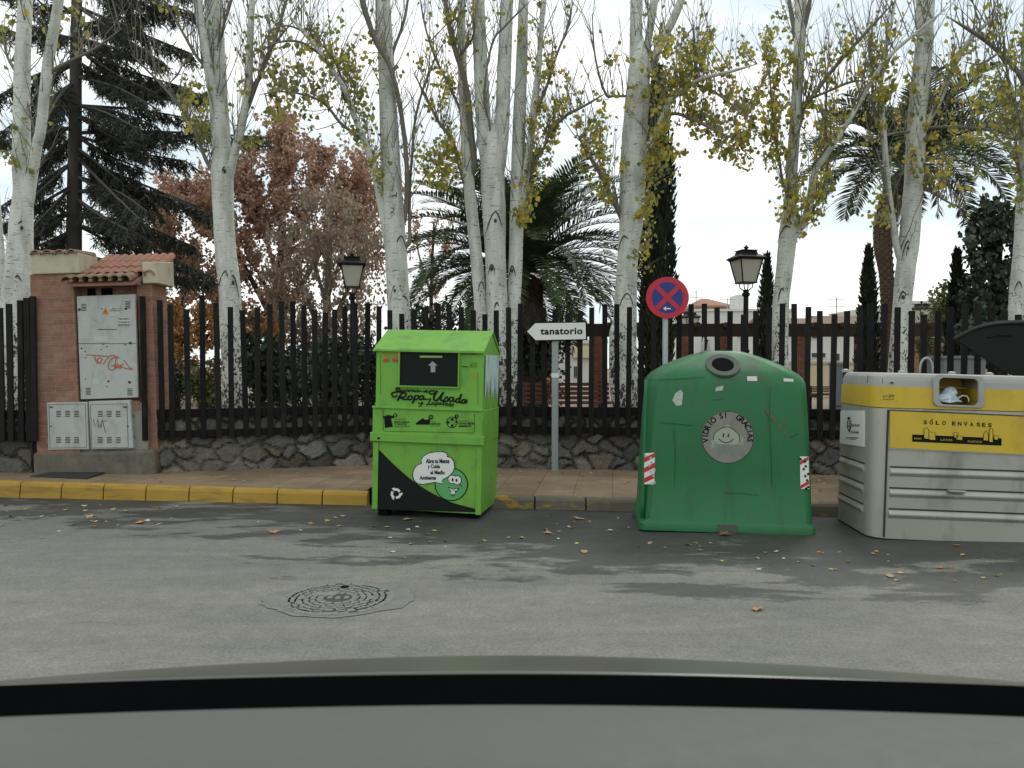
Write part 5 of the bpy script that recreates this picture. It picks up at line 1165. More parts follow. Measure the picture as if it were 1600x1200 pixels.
tree('poplar_tree', 'poplar cut by the right edge of the picture with a branch reaching left', 'tree', 11.5, [
    ([(1582,655,28),(1583,600,25),(1586,520,23),(1591,450,24),(1598,380,25),(1602,300,24),(1605,200,23),(1608,100,21),(1610,0,18),(1612,-80,14)], .2, 2), ([(1605,140,9),(1590,112,8),(1570,90,7),(1545,68,6),(1520,50,6),(1482,27,4)], -.6, 0), ([(1604,230,6),(1590,180,5),(1575,120,4),(1565,40,3)], -.5, 0), ([(1602,300,5),(1592,260,4),(1586,200,4),(1588,100,3)], -.7, 0), ([(1608,160,6),(1640,120,5),(1670,60,4)], -.3, 0), ([(1560,84,4),(1530,100,3),(1505,96,3)], -.4, 0)],
    [(1560,160,40,45,80),(1530,120,40,40,50),(1588,225,14,40,40),(1595,290,12,25,30),(1570,60,40,50,50),(1545,200,40,20,40),(1640,150,40,80,60)], 8, PL, crown='leaf_olive', bare=.9, ls=.066, scars=[(1592,440,18,11)])

# --- cedar
def conifer():
    rnd = random.Random(21); Y = 17.0; base = W(116, 620, Y); base.z = PG
    t = thing('cedar_tree', 'tall dark cedar with drooping needled boughs behind the brick booth', 'tree', base)
    tm = MB(); pts = [W(113,640,Y)] + [W(x, y, Y) for x, y in ((114,500),(115,400),(117,260),(118,150),(119,60),(120,0),(121,-120))]; rad = [w_/2*px(Y) for w_ in (28,26,24,21,18,17,15,11)]
    tm.tube(pts, rad, 12).shift(base).build('trunk', M['cedarbark'], t, smooth=True)
    bo, fo = MB(), MB()
    B = [((121,10),(210,48),(300,84)), ((122,60),(180,75),(250,95)), ((122,75),(200,110),(300,140)), ((121,120),(230,130),(325,150)), ((121,165),(220,172),(330,192)), ((120,208),(250,206),(415,214)), ((120,212),(200,236),(292,252)), ((120,245),(215,285),(318,326)), ((119,275),(190,300),(250,335)), ((119,335),(215,350),(305,386)), ((118,350),(230,385),(330,432)), ((118,395),(220,420),(320,440)), ((119,180),(190,205),(260,225)), ((119,300),(230,300),(330,335)),
         ((114,155),(70,158),(-5,212)), ((113,200),(60,203),(-10,228)), ((112,255),(60,285),(-10,330)), ((113,330),(70,345),(20,368)), ((116,60),(60,60),(-10,40)), ((115,100),(50,120),(-10,155)), ((116,20),(60,10),(0,-25)), ((113,290),(60,320),(-10,360)), ((113,360),(80,375),(10,405)),
         ((121,-30),(220,-5),(330,30)), ((121,-70),(200,-50),(300,-10)), ((116,-40),(50,-40),(-20,-30)), ((121,-90),(180,-40),(215,40)),((120,40),(180,30),(240,20)),((120,95),(160,120),(200,150)),((119,230),(160,260),(215,300)),((119,310),(165,340),(230,372)),((113,215),(80,240),(40,262)),((114,130),(85,150),(50,190))]
    for (a, b, c) in B:
        for rep in range(3):
            dY = rnd.uniform(-1.0, 1.0) if rep == 0 else rnd.uniform(-2.6, 2.6); sh = 1.0 if rep == 0 else rnd.uniform(.45,.8); off = 0 if rep == 0 else rnd.uniform(-18, 18)
            q = smooth_path([(a[0],a[1],0),(a[0]+(b[0]-a[0])*sh, b[1]+off*.5, dY*.5),(a[0]+(c[0]-a[0])*sh, c[1]+off, dY)], 7)
            pts = [W(x, y, Y+d) for x, y, d in q]; n = len(pts)
            bo.tube(pts, [.034*(1-.85*i/n)+.005 for i in range(n)], 5, False)
            L_ = (pts[-1]-pts[0]).length
            for i in range(int(L_*(54 if rep == 0 else 30))):
                u = rnd.uniform(.12, 1)**.8*(n-1); j = min(int(u), n-2); p = pts[j].lerp(pts[j+1], u-j)
                tn = (pts[j+1]-pts[j]).normalized(); side = tn.cross(Vector((0,0,1))).normalized()*rnd.choice((-1,1))
                d = (side*rnd.uniform(.0,1) + tn*rnd.uniform(.1,.8) + Vector((0,0,-rnd.uniform(.3,1.5)))).normalized(); sl = rnd.uniform(.18,.52)*(1-.3*u/n)
                e = p + d*sl
                bo.tube([p, e], [.006,.002], 3, False)
                for s_ in range(9):
                    v_ = rnd.uniform(.05,1); c_ = p.lerp(e, v_); dd = (d + Vector((rnd.gauss(0,.75),rnd.gauss(0,.75),rnd.gauss(-.15,.6)))).normalized(); ww = dd.orthogonal().normalized(); ww.rotate(Matrix.Rotation(rnd.uniform(0,6.3),3,dd)); l = rnd.uniform(.07,.16)
                    fo.add([c_ - ww*.011, c_ + ww*.011, c_ + dd*l + ww*.006, c_ + dd*l - ww*.006], [(0,1,2,3)])
    bo.shift(base).build('boughs', M['cedarbark'], t); fo.shift(base).build('crown', M['needle'], t)
conifer()
# --- russet, tan and orange trees of the park
def blob_tree(name, label, Y, base_px, limbs, clusters, seed, crown, ls, lpt, cat='tree', bark='darkbark', twigmat='darkbark', spread=1.2, group=None, kind=4, twigr=.006, hang=.2, mult=1.0):
    return tree(name, label, cat, Y, limbs, clusters, seed, group, bark=bark, crown=crown, ls=ls, bare=0, lpt=lpt, kind=kind, twigmat=twigmat, spread=spread, twigr=twigr, hang=hang, mult=mult)
blob_tree('russet_tree', 'large russet leaved tree behind the poplars left of the lantern', 24, None, [
    ([(432,640,20),(434,560,18),(438,480,15),(440,400,12),(442,330,9),(444,250,6),(446,190,4)], 0, 2), ([(436,520,12),(400,450,9),(360,380,7),(310,320,5),(270,285,3)], -.8, 0), ([(437,500,11),(480,430,9),(520,360,7),(550,300,5),(575,250,3)], .8, 0), ([(438,440,8),(410,360,6),(390,300,4),(380,250,3)], .5, 0), ([(440,420,8),(470,340,6),(490,280,4),(500,230,3)], -.6, 0), ([(436,540,9),(360,480,7),(290,420,5),(250,370,3)], .6, 0), ([(436,500,8),(400,420,5),(330,360,4)], 1.2, 0)],
    [(440,215,40,45,620),(400,270,60,45,800),(480,260,60,45,760),(530,270,45,50,600),(300,310,60,45,760),(270,370,45,70,700),(360,340,70,55,900),(440,340,70,60,800),(520,350,60,60,700),(310,440,70,60,800),(400,450,70,60,700),(570,330,25,60,300),(255,300,22,40,220),(600,300,35,60,260),(620,380,30,60,220),(440,175,16,18,90),(565,250,22,30,120),(340,270,35,30,240)], 31, 'leaf_red', .135, 30, mult=3.2)
blob_tree('bare_tan_tree', 'fine twigged tan tree with withered seed tassels around the left lantern', 20, None, [
    ([(505,640,18),(508,560,15),(510,500,13),(512,440,10),(515,380,7),(518,320,4)], 0, 2), ([(508,540,9),(480,470,7),(455,410,5),(440,340,3)], -.6, 0), ([(509,530,9),(540,460,7),(565,400,5),(580,330,3)], .6, 0), ([(510,480,7),(490,400,5),(480,330,3)], .4, 0), ([(511,470,7),(535,390,5),(548,320,3)], -.4, 0), ([(507,560,7),(450,500,5),(420,440,3)], .7, 0)],
    [(500,330,60,50,420),(450,390,50,55,420),(560,370,45,60,420),(510,420,70,55,560),(440,450,40,50,300),(580,450,30,50,260),(520,500,70,45,420),(465,525,45,45,300),(565,525,40,45,300),(505,290,35,25,160)], 32, 'leaf_tan', .10, 14, bark='twig', twigmat='twig', twigr=.005, hang=.9, mult=2.6)
blob_tree('pale_pink_tree', 'thin distant tree with sparse pinkish leaves right of the single poplar stem', 26, None, [
    ([(672,640,9),(673,520,7),(675,420,5),(678,350,3)], 0, 2), ([(674,460,5),(655,400,3),(645,340,2)], .4, 0), ([(674,440,5),(695,390,3),(706,340,2)], -.4, 0), ([(674,420,4),(680,360,3),(690,320,2)], .2, 0)],
    [(655,370,22,45,200),(690,380,26,45,160),(668,440,30,40,240),(700,330,14,18,40)], 33, 'leaf_red', .10, 16, twigmat='twig', mult=1.6)
blob_tree('orange_tree', 'low orange leaved tree glowing between the fence bars beside the booth', 22, None, [
    ([(272,640,10),(274,560,8),(280,510,6),(286,460,4)], 0, 2), ([(275,560,6),(255,510,4),(246,470,3)], -.3, 0), ([(276,550,6),(310,500,4),(335,470,3)], .4, 0), ([(277,540,5),(390,500,4),(420,480,3)], .8, 0)],
    [(262,500,24,40,420),(300,500,34,34,420),(340,505,30,30,300),(405,505,35,30,300),(450,520,30,25,160),(276,560,34,34,300),(320,550,30,40,260)], 34, 'leaf_orange', .13, 22, mult=2.2)
# --- shrubs
def shrub(name, label, cx, cy, rx, ry, Y, nleaf, crown, ls, seed, cat='shrub', group=None, kind=4, hang=-.2):
    rnd = random.Random(seed); base = W(cx, cy+ry, Y); base.z = PG; t = thing(name, label, cat, base, group=group); st, lm = MB(), MB()
    a, b = rx*px(Y), ry*px(Y); c0 = W(cx, cy, Y); c0.z = max(c0.z, PG+b*.92)
    ns = 26
    for i in range(ns):
        an = rnd.uniform(0, 6.28); v_ = rnd.uniform(-.5, 1); rr_ = math.sqrt(max(0, 1-v_*v_))*rnd.uniform(.3,1)
        e = c0 + Vector((a*rr_*math.cos(an), a*rr_*math.sin(an), b*v_)); s0 = Vector((base.x + rnd.gauss(0,.05), base.y + rnd.gauss(0,.05), PG))
        st.tube([s0, s0.lerp(e,.5) + Vector((0,0,.1*b)), e], [.012,.008,.003], 4, False)
    cl = [c0 + Vector((rnd.gauss(0,.45)*a, rnd.gauss(0,.45)*a, rnd.gauss(0,.45)*b)) for _ in range(14)]
    for i in range(nleaf):
        q = rnd.choice(cl); p = q + Vector((rnd.gauss(0,.26)*a, rnd.gauss(0,.26)*a, rnd.gauss(0,.26)*b))
        if p.z > PG + .02: leaf(lm, p, ls, rnd, hang, kind)
    st.shift(base).build('stems', M['darkbark'], t); lm.shift(base).build('foliage', M[crown], t); return t
shrub('evergreen_shrub', 'dark pointed evergreen shrub behind the fence right of the second poplar', 405, 585, 24, 52, 14.5, 1700, 'cypress', .13, 41)
shrub('evergreen_shrub', 'dark round evergreen shrub behind the fence near the left lantern', 495, 598, 34, 40, 14, 1800, 'darkleaf', .10, 42)
shrub('leafy_shrub', 'sunlit olive green shrub between the fence bars left of the second poplar', 322, 598, 30, 36, 14, 1100, 'bushleaf', .09, 43)
shrub('leafy_shrub', 'dim green shrub behind the distant lantern beside the booth', 275, 600, 24, 34, 18, 800, 'darkleaf', .10, 44)
shrub('evergreen_shrub', 'dark shrub behind the clothes bin under the left palm fronds', 690, 560, 50, 75, 15.5, 3200, 'darkleaf', .12, 45)
shrub('evergreen_shrub', 'wide dark hedge-like shrub far behind the fence under the russet tree', 440, 585, 60, 55, 19, 3600, 'darkleaf', .15, 52)
shrub('evergreen_shrub', 'dark shrub filling the gap behind the fence left of the clothes bin', 535, 575, 40, 60, 18, 2600, 'darkleaf', .14, 53)
shrub('evergreen_shrub', 'dim evergreen mass behind the clothes bin under the single poplar', 625, 560, 44, 75, 18, 2800, 'darkleaf', .14, 54)
shrub('evergreen_shrub', 'dark low shrub behind the fence between lantern and clothes bin', 575, 590, 26, 48, 14.8, 1500, 'darkleaf', .10, 46)
shrub('evergreen_shrub', 'dark ivy clad shrub at the foot of the palm behind the arrow sign', 850, 550, 34, 62, 16, 2200, 'darkleaf', .11, 47)
shrub('leafy_shrub', 'dark green shrub at the far left behind the short fence', -10, 590, 40, 50, 14, 900, 'darkleaf', .10, 48)
shrub('potted_bush', 'small round orange bush in the gap left of the grey cabinet', 1450, 535, 20, 34, 22, 900, 'bushleaf', .10, 49, cat='bush')
shrub('light_bush', 'light yellow green treetop above the fence behind the right cypress', 1474, 478, 24, 26, 30, 900, 'bushleaf', .18, 50, cat='bush')
# --- broad evergreen at the right edge
blob_tree('broadleaf_tree', 'dark glossy evergreen tree at the right edge beyond the fence', 14.5, None, [
    ([(1562,640,16),(1560,560,14),(1558,500,12),(1560,430,9),(1565,360,6)], 0, 2), ([(1559,510,8),(1535,450,6),(1522,400,4),(1520,350,3)], -.5, 0), ([(1559,500,8),(1590,430,6),(1610,360,4)], .5, 0), ([(1560,440,6),(1545,380,4),(1540,330,3)], .4, 0), ([(1560,530,7),(1525,500,5),(1508,470,3)], -.3, 0)],
    [(1550,330,30,28,260),(1580,350,30,40,300),(1535,370,26,30,240),(1545,420,38,40,400),(1590,430,30,50,300),(1530,470,30,40,320),(1570,490,45,45,420),(1520,520,25,30,200),(1620,400,40,70,300),(1560,540,40,30,200)], 35, 'darkleaf', .10, 18, kind=6, spread=.7, mult=1.9)
# --- cypresses
def cypress(label, Y, xc, ytop, ybot, prof, seed, n=3600, bl=.13):
    rnd = random.Random(seed); base = W(xc, 620, Y); base.z = PG; t = thing('cypress_tree', label, 'tree', base, group='dark column cypresses of the park')
    H = W(xc, ytop, Y).z - PG
    MB().tube([(0,0,-.05),(0,0,H*.9)], [.09,.02], 8).build('trunk', M['darkbark'], t)
    def rad(u): 
        for (a, ra), (b, rb) in zip(prof, prof[1:]):
            if a <= u <= b: return (ra + (rb-ra)*(u-a)/(b-a))*px(Y)
        return 0
    lm = MB(); core = []
    ph = [rnd.uniform(0,6.28) for _ in range(6)]
    def lump(an, u): return 1 + .12*math.sin(3*an+ph[0]+u*17) + .09*math.sin(5*an+ph[1]-u*31) + .08*math.sin(2*an + u*47 + ph[2])
    nz = 30
    for j in range(nz+1):
        u = j/nz
        for i in range(12): an = 6.2832*i/12; r_ = rad(u)*.66*lump(an,u); core.append((r_*math.cos(an), r_*math.sin(an), H*u*.985+.02))
    lm.add(core, [(j*12+i, j*12+(i+1) % 12, (j+1)*12+(i+1) % 12, (j+1)*12+i) for j in range(nz) for i in range(12)])
    for _ in range(n):
        u = rnd.random()**1.1; an = rnd.uniform(0,6.2832); r_ = rad(u)*rnd.uniform(.55,1.02)*lump(an,u)*(1.12 if rnd.random() < .06 else 1)
        p = Vector((r_*math.cos(an), r_*math.sin(an), H*u)); d = Vector((math.cos(an)*.35 + rnd.gauss(0,.2), math.sin(an)*.35 + rnd.gauss(0,.2), 1)).normalized()
        wv = d.cross(Vector((rnd.gauss(0,1),rnd.gauss(0,1),.1))).normalized()*bl*.16; l = bl*rnd.uniform(.7,1.5)
        lm.add([p, p + d*l*.5 + wv, p + d*l, p + d*l*.5 - wv], [(0,1,2,3)])
    lm.build('crown', M['cypress'], t)
cypress('tall thick dark cypress directly behind the no stopping sign', 14.5, 1026, 110, 620, [(0,22),(.2,25),(.5,26),(.75,20),(.92,11),(1,1)], 61, 7000, .14)
cypress('slim cypress just right of the tall lantern', 17, 1197, 402, 620, [(0,9),(.15,12),(.5,12),(.8,8),(1,.5)], 62, 2200)
cypress('pointed cypress left of the tall palm trunk', 15.5, 1355, 390, 620, [(0,13),(.2,17),(.5,15),(.8,8),(1,.5)], 63, 2800)
cypress('pointed cypress between the small lantern and the glossy evergreen', 15.5, 1493, 394, 620, [(0,12),(.2,15),(.5,14),(.8,8),(1,.5)], 64, 2800)
# --- palms
def palm(label, Y, tpath, crown_px, L_, nf, seed, elev, droop, leafl, dead=8):
    rnd = random.Random(seed); base = W(tpath[0][0], tpath[0][1], Y); base.z = PG; t = thing('palm_tree', label, 'palm', base, group='date palms of the park')
    q = smooth_path(tpath, 4); tm = MB(); pts = [W(x, y, Y) for x, y, w_ in q]; pts[0].z = PG-.05
    tm.tube(pts, [w_/2*px(Y) for x, y, w_ in q], 16)
    tl = MB()                                              # old leaf bases round the trunk
    acc = 0; n = len(pts)
    for i in range(n-1):
        seg = (pts[i+1]-pts[i]).length; k = int(seg/.05)
        for j in range(k):
            p = pts[i].lerp(pts[i+1], j/max(1,k)); r_ = (q[i][2] + (q[i+1][2]-q[i][2])*j/max(1,k))/2*px(Y)
            for e in range(7):
                an = e*6.2832/7 + acc; c = Vector((math.cos(an), math.sin(an), 0)); s_ = Vector((-c.y, c.x, 0)); a = p + c*r_*.93
                tl.add([a - s_*.05, a + s_*.05, a + c*.032 + s_*.03 + Vector((0,0,.075)), a + c*.032 - s_*.03 + Vector((0,0,.075)), a + Vector((0,0,.1))], [(0,1,2,3),(3,2,4)])
            acc += .45
    tm.shift(base).build('trunk', M['palmbark'], t, smooth=True); tag(tl.shift(base).build('leaf_bases', M['palmstub'], t), kind='stuff')
    c0 = W(crown_px[0], crown_px[1], Y); 
    def frond(m, az, el, L_, dr, ll, nseg=14, dead=False):
        p = c0.copy() + Vector((math.cos(az), math.sin(az), 0))*.08; pts = [p.copy()]; e = el; st = L_/nseg; tans = []
        for i in range(nseg):
            e -= dr/nseg*(.5 + 1.0*i/nseg); d = Vector((math.cos(az)*math.cos(e), math.sin(az)*math.cos(e), math.sin(e))); tans.append(d); p = p + d*st; pts.append(p.copy())
        tans.append(tans[-1]); m.tube(pts, [.022*(1-.85*i/nseg) for i in range(nseg+1)], 4, False)
        nl = int(L_*26)
        for i in range(nl):
            u = (.12 + .88*i/nl)*nseg; j = min(int(u), nseg-1); p = pts[j].lerp(pts[j+1], u-j); tn = tans[j]; side = tn.cross(Vector((0,0,1)))
            side = side.normalized() if side.length > .05 else Vector((1,0,0)); upv = side.cross(tn).normalized()
            l = ll*(math.sin(math.pi*min(1,(.10+.86*i/nl)))**.55)*rnd.uniform(.85,1.1)
            for s in (-1, 1):
                d = (tn*.62 + side*s*.8 + upv*(.30 if not dead else -.3) + Vector((rnd.gauss(0,.07),rnd.gauss(0,.07),rnd.gauss(-.04,.07)))).normalized(); wv = d.cross(upv).normalized()*.017
                mid = p + d*l*.55; tip = p + d*l + Vector((0,0,-.10*l))
                m.add([p - wv*.5, p + wv*.5, mid + wv, mid - wv, tip], [(0,1,2,3),(3,2,4)])
    fm = MB(); dm = MB()
    for i in range(nf):
        u = (i+.5)/nf; az = i*2.39996 + rnd.uniform(-.15,.15); el = elev[0] + (elev[1]-elev[0])*u + rnd.uniform(-.1,.1)
        frond(fm, az, el, L_*rnd.uniform(.85,1.08)*(1-.12*(u < .15)), droop*(.75+.5*u)*rnd.uniform(.8,1.15), leafl)
    for i in range(dead): frond(dm, rnd.uniform(0,6.28), R(rnd.uniform(-40,-15)), L_*rnd.uniform(.5,.75), R(75), leafl*.8, 10, True)
    fm.shift(base).build('fronds', M['palmleaf'], t)
    if dead: dm.shift(base).build('dry_fronds', M['palmdead'], t)
    return t
palm('broad low date palm with arching fronds behind the arrow sign', 16.5, [(822,640,58),(822,560,56),(820,500,58),(815,440,66)], (812,425), 2.9, 104, 71, (R(82), R(4)), R(82), .42, 6)
palm('tall slim date palm with a thick shaggy neck above the right fence', 16, [(1386,640,19),(1386,560,19),(1387,480,20),(1385,430,21),(1380,390,26),(1382,355,31),(1392,315,33),(1406,280,28)], (1418,256), 2.3, 64, 72, (R(74), R(12)), R(84), .42, 5)

# ================================================================== PARK FURNITURE
def bench(label, x0, x1, ytop, ybot, Y, rz=0):
    a, b = W(x0, ytop, Y), W(x1, ytop, Y); c = (a+b)/2; t = thing('park_bench', label, 'bench', (c.x, Y, PG), rz, group='wooden slat benches of the park'); wd = (b-a).length/2; zt = a.z-PG
    m = MB()
    for i in range(4): m.box(-wd, wd, -.02 + .02*i, .015+.02*i, .44 + i*(zt-.44)/4, .44 + (i+.72)*(zt-.44)/4)
    m.build('backrest', M['wood'], t)
    m = MB()
    for i in range(3): m.box(-wd, wd, -.42+i*.13, -.31+i*.13, .38, .42)
    m.build('seat', M['wood'], t)
    for s in (-1, 1):
        m = MB(); m.box(s*wd*.8-.025, s*wd*.8+.025, -.40, -.35, 0, .38); m.box(s*wd*.8-.025, s*wd*.8+.025, .06, .11, 0, zt); m.box(s*wd*.8-.022, s*wd*.8+.022, -.36, .06, .33, .375); m.build('leg', M['lamp_iron'], t)
    return t
bench('dark red slatted park bench behind the arrow sign post', 812, 952, 596, 640, 13.4)
bench('dark slatted park bench seen right of the bottle bank', 1262, 1326, 603, 632, 17.5)
t = thing('pergola', 'dark timber pergola on red brick pillars behind the fence at right', 'pergola', (W(1200,600,20).x, 20, PG))
zb, zt = W(1200,526,20).z - PG, W(1200,506,20).z - PG; X = lambda x, Y=20: W(x, 600, Y).x - t.location.x
for x in (934, 1066, 1130, 1252, 1345, 1488):
    for yy in (0,): MB().box(X(x)-.13, X(x)+.13, yy-.13, yy+.13, 0, zb).build('brick_pillar', M['brick_far'], t)
for yy in (0,): MB().box(X(896), X(1500), yy-.1, yy+.1, zb, zt).build('beam', M['beam'], t)
m = MB()
for i in range(14): x = X(905) + i*(X(1492)-X(905))/13; m.box(x-.05, x+.05, -.35, .5, zt-.10, zt+.02)
m.build('rafters', M['beam'], t)
def box_thing(name, label, cat, x0, x1, y0, y1, Y, depth, mt, zbase=PG):
    a, b = W(x0, y0, Y), W(x1, y1, Y); t = thing(name, label, cat, ((a.x+b.x)/2, Y, zbase)); hw = (b.x-a.x)/2
    return t, hw, a.z-zbase
t, hw, H = box_thing('utility_cabinet', 'squat grey cabinet behind the fence above the silver container', 'cabinet', 1474, 1540, 556, 600, 13, .6, None)
MB().box(-hw, hw, 0, .6, 0, H-.05).build('housing', M['box_grey'], t, bevel=.01); MB().box(-hw-.03, hw+.03, -.03, .63, H-.05, H).build('top', M['box_grey'], t, bevel=.01); MB().box(-.006, .006, -.006, .0, .05, H-.1).build('door_seam', M['seam'], t)
t, hw, H = box_thing('meter_post', 'narrow grey metal cabinet between fence bars right of the bottle bank', 'cabinet', 1304, 1320, 567, 640, 12.5, .2, None)
MB().box(-hw, hw, 0, .22, 0, H-.04).build('housing', M['box_grey'], t, bevel=.006); MB().box(-hw-.012, hw+.012, -.012, .232, H-.04, H).build('top', M['box_grey'], t); MB().box(-hw+.02, hw-.02, -.008, 0, H*.35, H*.36).build('panel_seam', M['seam'], t)
t, hw, H = box_thing('low_wall', 'low cream rendered wall in the distance right of the bottle bank', 'wall', 1225, 1345, 565, 640, 26, .3, None)
MB().box(-hw, hw, 0, .3, 0, H-.08).build('wall_body', M['creamwall'], t); MB().box(-hw-.03, hw+.03, -.04, .34, H-.08, H).build('coping', M['plaster'], t)
t, hw, H = box_thing('low_wall', 'long low tan wall at the foot of the russet trees', 'wall', 200, 580, 614, 640, 26, .3, None)
MB().box(-hw, hw, 0, .3, 0, H-.06).build('wall_body', M['creamwall'], t); MB().box(-hw-.03, hw+.03, -.04, .34, H-.06, H).build('coping', M['plaster'], t)

# ================================================================== HOUSES BEYOND THE PARK
def house(name, label, Y, px_l, px_r, ytop, depth, wall, wins=(), roof=None, extra=None, cat='house'):
    a, b = W(px_l, ytop, Y), W(px_r, ytop, Y); t = thing(name, label, cat, ((a.x+b.x)/2, Y, PG)); hw = (b.x-a.x)/2; H = a.z-PG
    cxp = (px_l+px_r)/2
    MB().box(-hw, hw, 0, depth, -.2, H).build('walls', wall, t)
    def lx(x): return W(x, 600, Y).x - t.location.x
    def lz(y): return W(800, y, Y).z - PG
    for x0, y0, x1, y1 in wins:
        fr = MB().box(lx(x0), lx(x1), -.06, .02, lz(y1), lz(y0)).build('window', M['whitewall'], t)
        g = .12*(lx(x1)-lx(x0)); MB().box(lx(x0)+g, (lx(x0)+lx(x1))/2-g*.3, -.075, -.061, lz(y1)+g*.5, lz(y0)-g*.5).build('pane', M['window'], fr); MB().box((lx(x0)+lx(x1))/2+g*.3, lx(x1)-g, -.075, -.061, lz(y1)+g*.5, lz(y0)-g*.5).build('pane', M['window'], fr)
    if roof == 'parapet': MB().box(-hw-.1, hw+.1, -.12, .0, H-.02, H+.14).build('parapet', M['whitewall'], t)
    if roof and roof[0] == 'gable':
        rz = lz(roof[1]); ov = .35; vs = [(x, y, z) for x in (-hw-ov, hw+ov) for y, z in ((-ov,H-.1),(depth/2,rz),(depth+ov,H-.1),(depth/2,rz-.2),)]
        MB().add(vs, [(0,1,5,4),(1,2,6,5),(0,4,7,3),(3,7,6,2),(0,3,2,1),(4,5,6,7)]).build('roof', M['oldtile'], t, fix=True)
        MB().add([(x, y, z) for x in (-hw, hw) for y, z in ((0,H),(depth,H),(depth/2,rz-.22))], [(0,1,2),(5,4,3),(0,3,4,1),(1,4,5,2),(2,5,3,0)]).build('gable', wall, t)
    if roof and roof[0] == 'hip':
        rz = lz(roof[1]); ov = .5; MB().add([(-hw-ov,-ov,H),(hw+ov,-ov,H),(hw+ov,depth+ov,H),(-hw-ov,depth+ov,H),(-hw*.25,depth/2,rz),(hw*.25,depth/2,rz),(-hw-ov,-ov,H-.15),(hw+ov,-ov,H-.15),(hw+ov,depth+ov,H-.15),(-hw-ov,depth+ov,H-.15)], [(0,1,5,4),(1,2,5),(2,3,4,5),(3,0,4),(6,7,1,0),(7,8,2,1),(8,9,3,2),(9,6,0,3),(9,8,7,6)]).build('roof', M['tile'], t)
    if extra: extra(t, lx, lz, H)
    return t
def antenna(t, lx, lz, x, y0, y1, s=1.0):
    m = MB(); h0, h1 = lz(y0), lz(y1); xx = lx(x); m.tube([(xx,1,h0),(xx,1,h1)], .03, 5)
    for i, z in enumerate((h1-.1, h1-.5*s, h1-.9*s)): m.tube([(xx-.5*s,1,z),(xx+.5*s,1,z)], .022, 4)
    m.build('antenna', M['galv'], t)
house('white_house', 'white house with a small red hipped roof behind the fence above the bottle bank', 58, 1096, 1134, 478, 6, M['whitewall'], [(1100,482,1118,488),(1120,482,1132,488)], ('hip', 461), lambda t, lx, lz, H: antenna(t, lx, lz, 1092, 478, 452))
house('white_house', 'long white flat roofed block between the tall lantern and the slim cypress', 54, 1086, 1236, 486, 8, M['whitewall'], [(1096,530,1108,545),(1166,528,1180,543)], 'parapet', lambda t, lx, lz, H: (MB().box(lx(1158), lx(1176), 1, 3, H, H+1.2).build('chimney', M['whitewall'], t), antenna(t, lx, lz, 1142, 486, 464)))
house('tiled_house', 'white house with an old brown tiled roof right of the bottle bank', 42, 1228, 1342, 512, 9, M['whitewall'], [(1256,518,1278,530),(1264,550,1292,560),(1300,552,1312,564)], ('gable', 489), lambda t, lx, lz, H: antenna(t, lx, lz, 1318, 492, 462))
house('orange_house', 'ochre and orange house behind the pointed cypress', 44, 1318, 1376, 515, 8, M['orangewall'], [(1326,530,1336,546)], ('gable', 486))
house('white_house', 'white building with orange panel behind the small lantern at right', 46, 1392, 1508, 474, 9, M['whitewall'], [(1478,500,1490,512)], 'parapet', lambda t, lx, lz, H: (MB().box(lx(1426), lx(1482), -.3, -.01, 0, lz(520)).build('orange_front', M['orangewall'], t), MB().box(lx(1455), lx(1482), -.32, -.011, lz(518), lz(478)).build('brick_panel', M['brick_far'], t)))
house('orange_house', 'low ochre building behind the propped open black lid', 40, 1500, 1610, 545, 8, M['orangewall'], [(1520,555,1532,568)], ('gable', 520))
house('white_shop', 'small white building with a pale shutter seen below the arrow sign', 34, 868, 946, 536, 6, M['whitewall'], [(896,572,902,590)], 'parapet', lambda t, lx, lz, H: (MB().box(lx(894), lx(926), -.2, -.01, lz(559), lz(541)).build('awning', M['creamwall'], t), MB().box(lx(832), lx(866), .2, 4, 0, lz(571)).build('brick_annexe', M['orangewall'], t)))

# ================================================================== FALLEN LEAVES
def litter_mesh(seed):
    rnd = random.Random(seed); m = MB(); n = 9; pts = []
    lobes = [1.0,.45,.85,.42,.7,.38,.35,.38,.7,.42,.85,.45] if seed % 2 else [1.0,.8,.62,.55,.5,.4,.25,.4,.5,.55,.62,.8]
    for i, r_ in enumerate(lobes):
        a = 2*math.pi*i/len(lobes); r_ *= rnd.uniform(.85,1.1); x, y = r_*math.cos(a), r_*math.sin(a); pts.append((x, y, .34*abs(y)*rnd.uniform(.3,1.2) + .16*x*x*rnd.uniform(-.2,1) + .04))
    m.add([(0,0,.03)] + pts, [(0, 1+i, 1+(i+1) % len(lobes)) for i in range(len(lobes))])
    m.tube([(-.25,0,.04),(-.6,.03,.05),(-.95,.12,.02)], [.025,.02,.015], 3)
    me = bpy.data.meshes.new('fallen_leaf'); me.from_pydata(m.v, [], m.f); return me
LM = [litter_mesh(i) for i in range(8)]
tones = [plain('leaf_%s' % n_, c_, .7, 0, .3, 4) for n_, c_ in (('tan', (.34,.25,.13)), ('yellow', (.50,.36,.07)), ('orange', (.44,.20,.07)), ('brown', (.17,.10,.055)), ('pale', (.46,.44,.36)), ('lime', (.38,.36,.08)))]
LV = {}
